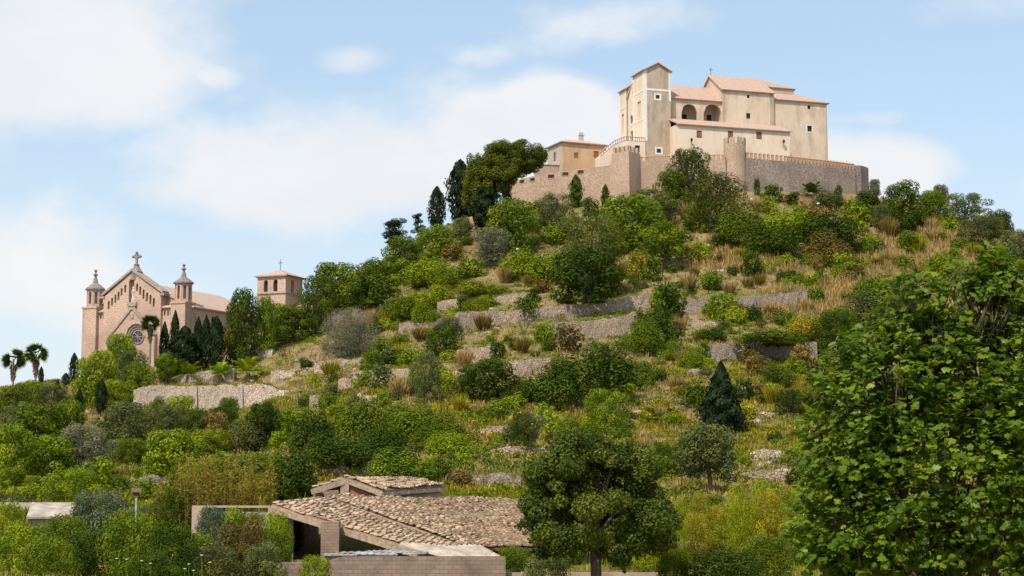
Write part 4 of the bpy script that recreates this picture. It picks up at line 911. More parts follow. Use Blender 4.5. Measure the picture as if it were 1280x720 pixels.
def seg(mb, p, q, zt0, zt1, zb, th=.5): wall(mb, (p.x, p.y), (q.x, q.y), zb, max(zt0, zt1), th, top=lambda a: zt0 + (zt1 - zt0) * a / max(.1, (q.xy - p.xy).length))
seg(f, A1 + Vector((.3, -.2, 0)), B1 + Vector((0, -.3, 0)), A1.z - .35, B1.z - .3, -8)
seg(f, D1 + Vector((-.2, .5, 0)), C1 + Vector((0, .5, 0)), D1.z - .35, C1.z - .35, -8); seg(f, D2 + Vector((.4, .6, 0)), A2 + Vector((0, 0, 0)), D2.z - .6, A2.z - .5, -8)
f.build('wall', M['drydark'], barn)
# corrugated sheets that carry the roof on over the yard wall
g = MB(); P_, Q_, R_, T_ = px(499, 679.5, 91.5), px(603, 682.5, 94.5), px(627, 696, 91.4), px(580, 703.5, 89.2); n = 64
V = []; fs = []
for k in range(n + 1):
    t = k / n; h = .045 * (1 if k % 4 in (1, 2) else -1) + (.05 * math.sin(t * 9)); V += [P_.lerp(Q_, t) + Vector((0, 0, h)), T_.lerp(R_, t) + Vector((0, 0, h + random.uniform(-.02, .02)))]
m = len(V); V += [v - Vector((0, 0, .03)) for v in V]
for k in range(n): a = 2 * k; fs += [(a, a + 1, a + 3, a + 2), (m + a, m + a + 2, m + a + 3, m + a + 1), (a + 1, m + a + 1, m + a + 3, a + 3)]
g.add(V, fs); o = g.build('corrugated_roof', M['corr'], barn)
# yard wall of blocks
yw = MB(); ya, yb, yc = px(345, 700, 88.6), px(391, 695, 88.6), px(408, 695, 88.6); 
wall(yw, (px(342, 700, 88.6).x, 88.6), (px(394, 700, 88.6).x, 88.6), -9, px(370, 703, 88.6).z, .3); wall(yw, (px(394, 700, 88.6).x, 88.6), (px(404, 700, 88.6).x, 88.6), -9, px(400, 698, 88.6).z, .3)
wall(yw, (px(404, 700, 88.6).x, 88.6), (px(632, 700, 88.6).x, 88.6), -9, px(500, 695.5, 88.6).z, .3)
tag(yw.build('yard_wall', M['block']), 'stained concrete block yard wall in front of the ruined barn', 'wall', kind='thing')
yw = MB(); wall(yw, (px(632, 700, 89).x, 89.2), (px(838, 700, 89).x, 89.2), -9, px(760, 716, 89.2).z, .35); o = yw.build('yard_wall', M['pinkplaster']); tag(o, 'low plastered wall behind the dense single-trunk tree', 'wall', kind='thing')
gr_ = random.Random(5)
for k, (u, v, du, dd) in enumerate(((425, 693.5, 40, 0), (470, 692.5, 52, .5), (452, 690.8, 56, .9), (500, 690, 46, 1.1), (478, 689, 40, 1.6), (520, 691.5, 30, .3))):
    p = px(u, v, 88.9 + dd); s_ = MB(); L_ = du / F * 89; s_.box(-L_ / 2, L_ / 2, -.35, .35, -.02, .03)
    for j in range(6): x = -L_ / 2 + L_ * (j + .5) / 6; s_.box(x - L_ * .03, x + L_ * .03, -.36, .36, .03, .06)
    o = s_.build('roof_sheet', M['slate']); o.location = p; o.rotation_euler = (gr_.uniform(-.12, .12), gr_.uniform(-.04, .04), gr_.uniform(-.3, .3)); tag(o, 'loose grey roofing sheet lying in the heap on the block wall', 'sheet', 'loose sheets on the block wall')
# upper shed
shed = tag(bpy.data.objects.new('brick_shed', None), 'small orange brick shed with gabled tile roof behind the ruined barn', 'shed'); COL.objects.link(shed)
ap, ar = px(434, 596, 110.5), px(524, 598.5, 117); el0, el1 = px(389, 610, 110), px(478, 606, 118); er0, er1 = px(478, 612.5, 110), px(556, 606.5, 116)
tile_roof('roof', ap, ar, er1, er0, shed); tile_roof('roof', ar, ap, el0, el1, shed)
f = MB(); dz = Vector((0, 0, -.28)); beam(f, el0 + dz, ap + dz, .2, .3); beam(f, ap + dz, er0 + dz, .2, .3); beam(f, er0 + dz, er1 + dz, .18, .25)
for t in (.15, .4, .65, .9): a = er0.lerp(er1, t); beam(f, a + Vector((-.5, .5, -.2)), a + Vector((.1, -.15, -.3)), .16, .16)
f.build('roof_beam', M['rawwood'], shed)
f = MB(); post(f, 431, 601, 620, 110.4, .55, .5, -3.5); f.build('post', M['rawwood'], shed)
f = MB(); p0, p1 = px(437, 612, 110.6), px(474, 612, 110.6); wall(f, (p0.x, 110.6), (p1.x, 110.6), -3.5, px(440, 602, 110.6).z, .3, top=lambda a: px(440, 600.5, 110.6).z + (px(470, 610, 110.6).z - px(440, 600.5, 110.6).z) * a / (p1.x - p0.x)); f.build('brick_wall', M['brick'], shed)
f = MB(); q1 = px(553, 612, 115.8); wall(f, (p1.x, 110.7), (q1.x, 115.8), -3.5, er0.z - .4, .35, top=lambda a: er0.z - .45 + (er1.z - er0.z) * a / 7); q2 = px(392, 612, 110.6); wall(f, (q2.x, 116), (q2.x, 110.4), -3.5, el0.z - .3, .35); wall(f, (q1.x, 117), (q2.x, 117), -3.5, el0.z - .2, .35); wall(f, (q2.x, 113), (p0.x, 113), -3.5, px(420, 602, 113).z, .3); f.build('wall', M['quoin'], shed)
# remnant wall at the left of the barn
rw_ = MB(); p0, p1 = px(240, 631, 100), px(338, 631, 99.5); wall(rw_, (p0.x, 100), (p1.x, 99.5), -8, px(290, 632, 100).z, .4, [(.6, (p1.x - p0.x) - .1, -8, px(290, 634.5, 100).z, 'r')])
wall(rw_, (p0.x + .6, 103), (p1.x, 102.6), -8, px(290, 640, 103).z, .3)
o = rw_.build('ruined_wall', M['pinkplaster']); tag(o, 'ruined plastered wall with flat beam beside the open barn', 'wall', kind='thing')
# small house at the left
fh = Frame(px(36, 662, 106), R(12)); sh = bld(fh, 'small_house', 'small pale-roofed outbuilding among the bushes', 'house')
w_ = fh.hit(86, 650)[0]; z_ = fh.hit(50, 646)[1]; f = MB(); wall(f, (0, 0), (w_, 0), -2, z_, .25); wall(f, (w_, .25), (w_, 4), -2, z_, .25); wall(f, (w_, 4), (0, 4), -2, z_, .25); wall(f, (0, 3.75), (0, .25), -2, z_, .25); f.build('wall', M['pinkplaster'], sh)
f = MB(); f.slab([(-.15, 4.3, z_ + .85), (w_ + .2, 4.3, z_ + .85), (w_ + .2, -.3, z_ + .02), (-.15, -.3, z_ + .02)], .14); f.build('roof', M['corr'], sh)
f = MB(); z9 = fh.hit(40, 657)[1]; f.box(-1.4, 1.2, -.9, -.3, -2, z9 - .2); f.box(-1.5, 1.3, -1, -.2, z9 - .2, z9 - .05); f.build('lean_to', M['darkwood'], sh)
# low wall with railing at the far left
lw_ = MB(); p0, p1 = px(-20, 640, 122), px(42, 640, 119); wall(lw_, (p0.x, p0.y), (p1.x, p1.y), p0.z - 1.5, px(10, 628, 121).z, .3); lo2 = lw_.build('garden_wall', M['greyplaster']); tag(lo2, 'low concrete garden wall topped with a thin wire railing', 'wall', kind='thing')
f = MB()
for k in range(8): q = p0.lerp(p1, k / 7); z = px(10, 628, 121).z; f.tube([(q.x, q.y + .15, z - .05), (q.x, q.y + .15, z + .42)], .02, 4)
z = px(10, 628, 121).z
for h in (.2, .42): f.tube([(p0.x, p0.y + .15, z + h), (p1.x, p1.y + .15, z + h)], .02, 4)
f.build('railing', M['iron'], lo2)
# ------------------------------------------------------------------ foliage
def norm(a): return a / np.maximum(np.linalg.norm(a, axis=-1, keepdims=True), 1e-9)
def cards(g, P, N, L, W, tang=None, shade=None):
    """one rhombic leaf spray per point"""
    n = len(P); t = g.normal(size=(n, 3)) if tang is None else tang + g.normal(size=(n, 3)) * .35
    t = norm(t - (t * N).sum(-1, keepdims=True) * N); b = np.cross(N, t)
    L = (L * g.uniform(.7, 1.3, n))[:, None]; W = (W * g.uniform(.7, 1.3, n))[:, None]
    V = np.stack([P - t * L / 2, P + b * W / 2 - t * L * .05, P + t * L / 2, P - b * W / 2 - t * L * .05], 1).reshape(-1, 3)
    return V, (np.ones(n) if shade is None else shade).repeat(4)
def mesh_cards(name, V, sh):
    n = len(V) // 4; st = np.arange(0, 4 * n, 4)
    me = mesh_np(name, V, np.arange(4 * n), st, np.full(n, 4), None, sh); me.materials.append(None); return me
def clumps(g, C, Rd, per, L, W, up=.22, rnd=.30, tang=None, fill=.72, cs=.17, floor=0.0):
    """leaf sprays over clumps (centres C, radii Rd)"""
    C = np.asarray(C, float); Rd = np.asarray(Rd, float); vol = (Rd.prod(1)) ** (2 / 3); cnt = np.maximum(8, (per * vol / vol.mean())).astype(int)
    idx = np.repeat(np.arange(len(C)), cnt); d = norm(g.normal(size=(len(idx), 3))); r = g.uniform(fill ** 3, 1, len(idx))[:, None] ** (1 / 3)
    P = C[idx] + d * Rd[idx] * r; P[:, 2] = np.where(P[:, 2] < floor, floor + g.uniform(0, .03, len(P)), P[:, 2])
    N = norm(d + np.array([0, 0, up]) + g.normal(size=P.shape) * rnd)
    cshade = g.normal(1, cs, len(C)).clip(.6, 1.5)[idx] * g.normal(1, .12, len(idx)).clip(.65, 1.4)
    return cards(g, P, N, L, W, None if tang is None else np.broadcast_to(np.array(tang, float), P.shape), cshade)

def dome(seed, n=26, leaf=.06, per=110, asp=.62, lump=.19, gap=0.0, flat=.0, low=.06):
    """crown 1 wide and 1 high"""
    g = np.random.default_rng(seed); C = []; Rd = []
    for k in range(n):
        ph = k * 2.39996 + g.uniform(-.4, .4); z = 1 - (k + .5) / n * (1 - low); z = z + g.uniform(-.05, .05)
        prof = math.sqrt(max(.03, 1 - abs((z - .42) / .60) ** 2.2)); rr = .5 - lump * .55
        C.append((math.cos(ph) * prof * rr * g.uniform(.75 - gap, 1.08), math.sin(ph) * prof * rr * g.uniform(.75 - gap, 1.08), min(z, .93) * (1 - lump * .75)))
        q = lump * g.uniform(.7, 1.3); Rd.append((q, q, q * g.uniform(.62, .95)))
    C.append((0, 0, .45)); Rd.append((.30, .30, .34))
    V, s = clumps(g, C, Rd, per, leaf, leaf * asp)
    return mesh_cards('crown', V, s)
def mound(seed, n=22, leaf=.05, per=120, lump=.16):
    """low mastic mound of rounded cushions, 1 wide and 1 high"""
    g = np.random.default_rng(seed); C = []; Rd = []
    for k in range(n):
        a = g.uniform(0, 2 * PI); r = math.sqrt(g.uniform(0, 1)) * .40; h = math.sqrt(max(0.05, 1 - (r / .5) ** 2)) * g.uniform(.55, .98)
        q = lump * g.uniform(.7, 1.25); C.append((r * math.cos(a), r * math.sin(a), max(.15, h - q * 1.2))); Rd.append((q, q, min(.34, q * 1.7)))
    C.append((0, 0, .3)); Rd.append((.36, .36, .36))
    V, s = clumps(g, C, Rd, per, leaf, leaf * .7, up=.4, cs=.13)
    return mesh_cards('foliage', V, s)
def spindle(seed, n=2200, wmul=1.0, ragged=.12, leaf=.05, prof=None):
    g = np.random.default_rng(seed); z = g.uniform(0.0, 1, n) ** .85; ph = g.uniform(0, 2 * PI, n)
    prof = prof(z) if prof else np.clip(.55 + 1.3 * z, 0, 1) * np.where(z > .45, 1 - ((z - .45) / .55) ** 2.4 * .93, 1)
    lob = 1 + ragged * np.sin(ph * 3 + z * 17) + ragged * np.sin(ph * 5 - z * 31)
    r = .46 * prof * lob * g.uniform(.55, 1.05, n)
    P = np.stack([r * np.cos(ph), r * np.sin(ph), z], -1); N = norm(np.stack([np.cos(ph), np.sin(ph), np.full(n, .15)], -1) + g.normal(size=P.shape) * .35)
    V, s = cards(g, P, N, leaf * 1.0, leaf * 1.2, np.broadcast_to([0, 0, 1.], P.shape), g.normal(1, .2, n).clip(.5, 1.6) * (.85 + .3 * np.sin(ph * 3 + z * 17)))
    return mesh_cards('foliage', V, s)
def cone(seed, tiers=13, leaf=.075, per=60, droop=.1):
    g = np.random.default_rng(seed); C = []; Rd = []
    for k in range(tiers):
        z = .05 + .9 * k / (tiers - 1); rad = .46 * (1 - z * .93) * g.uniform(.85, 1.1); m = max(2, int(9 * (1 - z)) + 1)
        for i in range(m):
            a = 2 * PI * i / m + g.uniform(-.3, .3); C.append((rad * .62 * math.cos(a), rad * .62 * math.sin(a), z)); Rd.append((max(.05, rad * .5), max(.05, rad * .5), .055))
    V, s = clumps(g, C, Rd, per, leaf, leaf * .45, up=.1)
    return mesh_cards('foliage', V, s)
def layered(seed, n=16, leaf=.05, per=150, rag=1.0):
    """wind-shaped pine: flat clumps in tiers"""
    g = np.random.default_rng(seed); C = []; Rd = []
    for k in range(n):
        z = .18 + .78 * (k + g.uniform(0, 1)) / n; a = g.uniform(0, 2 * PI); r = g.uniform(.05, .34) * (1.15 - z * .7)
        q = g.uniform(.09, .17); C.append((r * math.cos(a), r * math.sin(a), min(z, .93))); Rd.append((q * 1.25, q * 1.25, q * .5))
    V, s = clumps(g, C, Rd, per, leaf, leaf * .35, up=.5)
    return mesh_cards('crown', V, s)
def tuft(seed, n=420, leaf=.5, wd=.035, spread=.9):
    g = np.random.default_rng(seed); ph = g.uniform(0, 2 * PI, n); r = np.sqrt(g.uniform(0, 1, n)) * .3; tilt = g.uniform(.05, spread, n)
    B = np.stack([r * np.cos(ph), r * np.sin(ph), np.zeros(n)], -1); D = norm(np.stack([np.cos(ph) * tilt, np.sin(ph) * tilt, np.ones(n)], -1)); L = g.uniform(.5, 1.0, n)[:, None]
    side = norm(np.cross(D, g.normal(size=D.shape))) * wd; M_ = B + D * L * .6; T = B + D * L + np.array([0, 0, -.12]) * tilt[:, None]
    V = np.stack([B - side, M_ - side * .8, T, M_ + side * .8], 1).reshape(-1, 3); return mesh_cards('foliage', V, g.normal(1, .2, n).clip(.6, 1.5).repeat(4))
def trunk_mesh(seed, h=.5, r=.03, limbs=5, spread=.35, base=.0, bare=False, lean=.0):
    g = random.Random(seed); mb = MB(); top = Vector((lean, 0, h * .55))
    mb.tube([(0, 0, -.06), (lean * .3 + g.uniform(-.02, .02), g.uniform(-.02, .02), h * .25), top], [r * 1.25, r, r * .85], 7)
    for k in range(limbs):
        a = 2 * PI * k / limbs + g.uniform(-.4, .4); s_ = spread * g.uniform(.6, 1.1); p = top + Vector((math.cos(a) * s_ * .45, math.sin(a) * s_ * .45, h * .28)); q = top + Vector((math.cos(a) * s_, math.sin(a) * s_, h * g.uniform(.55, .8)))
        mb.tube([top - Vector((0, 0, h * .08)), p, q], [r * .65, r * .45, r * .15], 5)
        if bare:
            for j in range(5):
                t = g.uniform(.2, 1); b = p.lerp(q, t); e_ = b + Vector((g.uniform(-.2, .2), g.uniform(-.2, .2), g.uniform(.05, .25))) * spread * 1.6
                mb.tube([b, b.lerp(e_, .5) + Vector((g.uniform(-.03, .03), 0, .02)), e_], [r * .22, r * .15, r * .05], 4)
                for i in range(3):
                    b2 = b.lerp(e_, g.uniform(.3, 1)); mb.tube([b2, b2 + Vector((g.uniform(-.12, .12), g.uniform(-.12, .12), g.uniform(.0, .14)))], [r * .1, r * .04], 3)
    me = bpy.data.meshes.new('trunk'); me.from_pydata(mb.v, [], mb.f); me.update(); me.materials.append(None); return me

MESH = {}
def variants(key, fn, seeds):
    MESH[key] = [fn(s) for s in seeds]
    for me in MESH[key]:
        c = np.empty(len(me.vertices) * 3, np.float32); me.vertices.foreach_get('co', c); c = c.reshape(-1, 3)
        c[:, :2] *= .5 / np.percentile(np.hypot(c[:, 0], c[:, 1]), 98); c[:, 2] /= np.percentile(c[:, 2], 99.5); me.vertices.foreach_set('co', c.ravel()); me.update()
variants('tree', lambda s: dome(s, 30, .045, 230, lump=.17, gap=.2, low=.18), range(1, 7))         # 5-10 m crown, seen far off
variants('bushtree', lambda s: dome(s, 30, .045, 230, lump=.17, gap=.1, low=.0), range(11, 17))
variants('soft', lambda s: dome(s, 44, .038, 200, .45, lump=.12, gap=.25, low=.0), range(21, 25))    # olive-like, fine leaves
variants('shrub', lambda s: dome(s, 14, .10, 80, lump=.22, low=.0), range(31, 37))
variants('mound', lambda s: mound(s, 26, .042, 260, .17), range(41, 46))
variants('smallmound', lambda s: mound(s, 10, .085, 130, .22), range(51, 56))
variants('cypress', lambda s: spindle(s, 2400, leaf=.055, ragged=.07), range(61, 64))
variants('ragged', lambda s: spindle(s, 3000, leaf=.06, ragged=.22), range(64, 67))
variants('conifer', lambda s: spindle(s, 5200, ragged=.16, leaf=.05, prof=lambda z: np.clip(.75 + 1.2 * z, 0, 1) * (1 - z ** 1.25 * .97)), (71, 72))
variants('pine', lambda s: layered(s, 18, .05, 260), (74, 75, 76))
variants('bigpine', lambda s: dome(s, 34, .04, 300, .3, lump=.15, gap=.3, low=.05), (77, 78))
variants('feather', lambda s: tuft(s, 900, .5, .022, .8), (81, 82))
variants('tuft', lambda s: tuft(s, 300, .5, .035, .9), (83, 84, 85))
variants('near', lambda s: dome(s, 46, .034, 190, .66, lump=.135, gap=.2, low=.0), (91, 92, 93, 94))    # within 100 m
variants('nearlime', lambda s: dome(s, 30, .036, 240, .4, lump=.14, gap=.3, low=.0), (95, 96))
TR = [trunk_mesh(s, .75, .035, 6, .34) for s in (1, 2, 3)]; TRB = [trunk_mesh(s, .8, .022, 7, .42, bare=True) for s in (4, 5, 6)]; TRS = [trunk_mesh(7, .9, .05, 4, .2)]
USED = {}
def setmat(o, m): o.material_slots[0].link = 'OBJECT'; o.material_slots[0].material = m
def pick(key):
    k = USED.get(key, 0); USED[key] = k + 1; return MESH[key][k % len(MESH[key])]
PLANTS = []
NAMES = dict(tree='broadleaf_tree', bushtree='bushy_tree', soft='olive_tree', shrub='shrub', mound='mastic_mound', smallmound='low_shrub', cypress='cypress', ragged='cypress', conifer='conifer', pine='pine_tree', bigpine='pine_tree', feather='feathery_shrub', tuft='grass_tussock', near='leafy_bush', nearlime='leafy_bush')
CATS = dict(tree='tree', bushtree='tree', soft='tree', shrub='shrub', mound='shrub', smallmound='shrub', cypress='tree', ragged='tree', conifer='tree', pine='tree', bigpine='tree', feather='shrub', tuft='grass tussock', near='bush', nearlime='bush')
TRUNKY = {'tree', 'bushtree', 'soft', 'pine', 'bigpine', 'conifer', 'cypress', 'ragged'}
def plant(kind, u, vt, vb, wpx, col, label, group=None, d=None, sink=.0, aspect=1.0, trunk=True, bark='bark', base=None):
    p = G(u, vb) if d is None else px(u, vb, d)
    if d is not None: p.z = height(p.x, p.y) if base is None else base
    d = p.y; h = max(.4, px(u, vt, d).z - p.z); w_ = wpx / F * d
    rz = random.uniform(0, 6.28)
    if kind in TRUNKY and trunk:
        o = empty(NAMES[kind], p, label, CATS[kind], group, rz); c = link('crown' if kind not in ('cypress', 'ragged', 'conifer') else 'foliage', pick(kind), o); setmat(c, M['leaf_' + col])
        lift = .14 if kind in ('tree', 'pine') else .03
        c.location = (0, 0, h * lift - sink); c.scale = (w_, w_ * aspect, h * (1 - lift) + sink)
        t = link('trunk', random.choice(TRS if kind in ('cypress', 'ragged', 'conifer') else TR), o); setmat(t, M[bark]); q = min(w_, h); t.scale = (q, q, h * (.78 if kind in ('cypress', 'ragged', 'conifer') else .95))
    else:
        o = link(NAMES[kind], pick(kind)); setmat(o, M['leaf_' + col]); o.location = p - Vector((0, 0, sink + .1)); o.rotation_euler = (0, 0, rz); o.scale = (w_, w_ * aspect, h + sink + .1); tag(o, label, CATS[kind], group)
    PLANTS.append((u, vt, vb, wpx, p.y)); return o
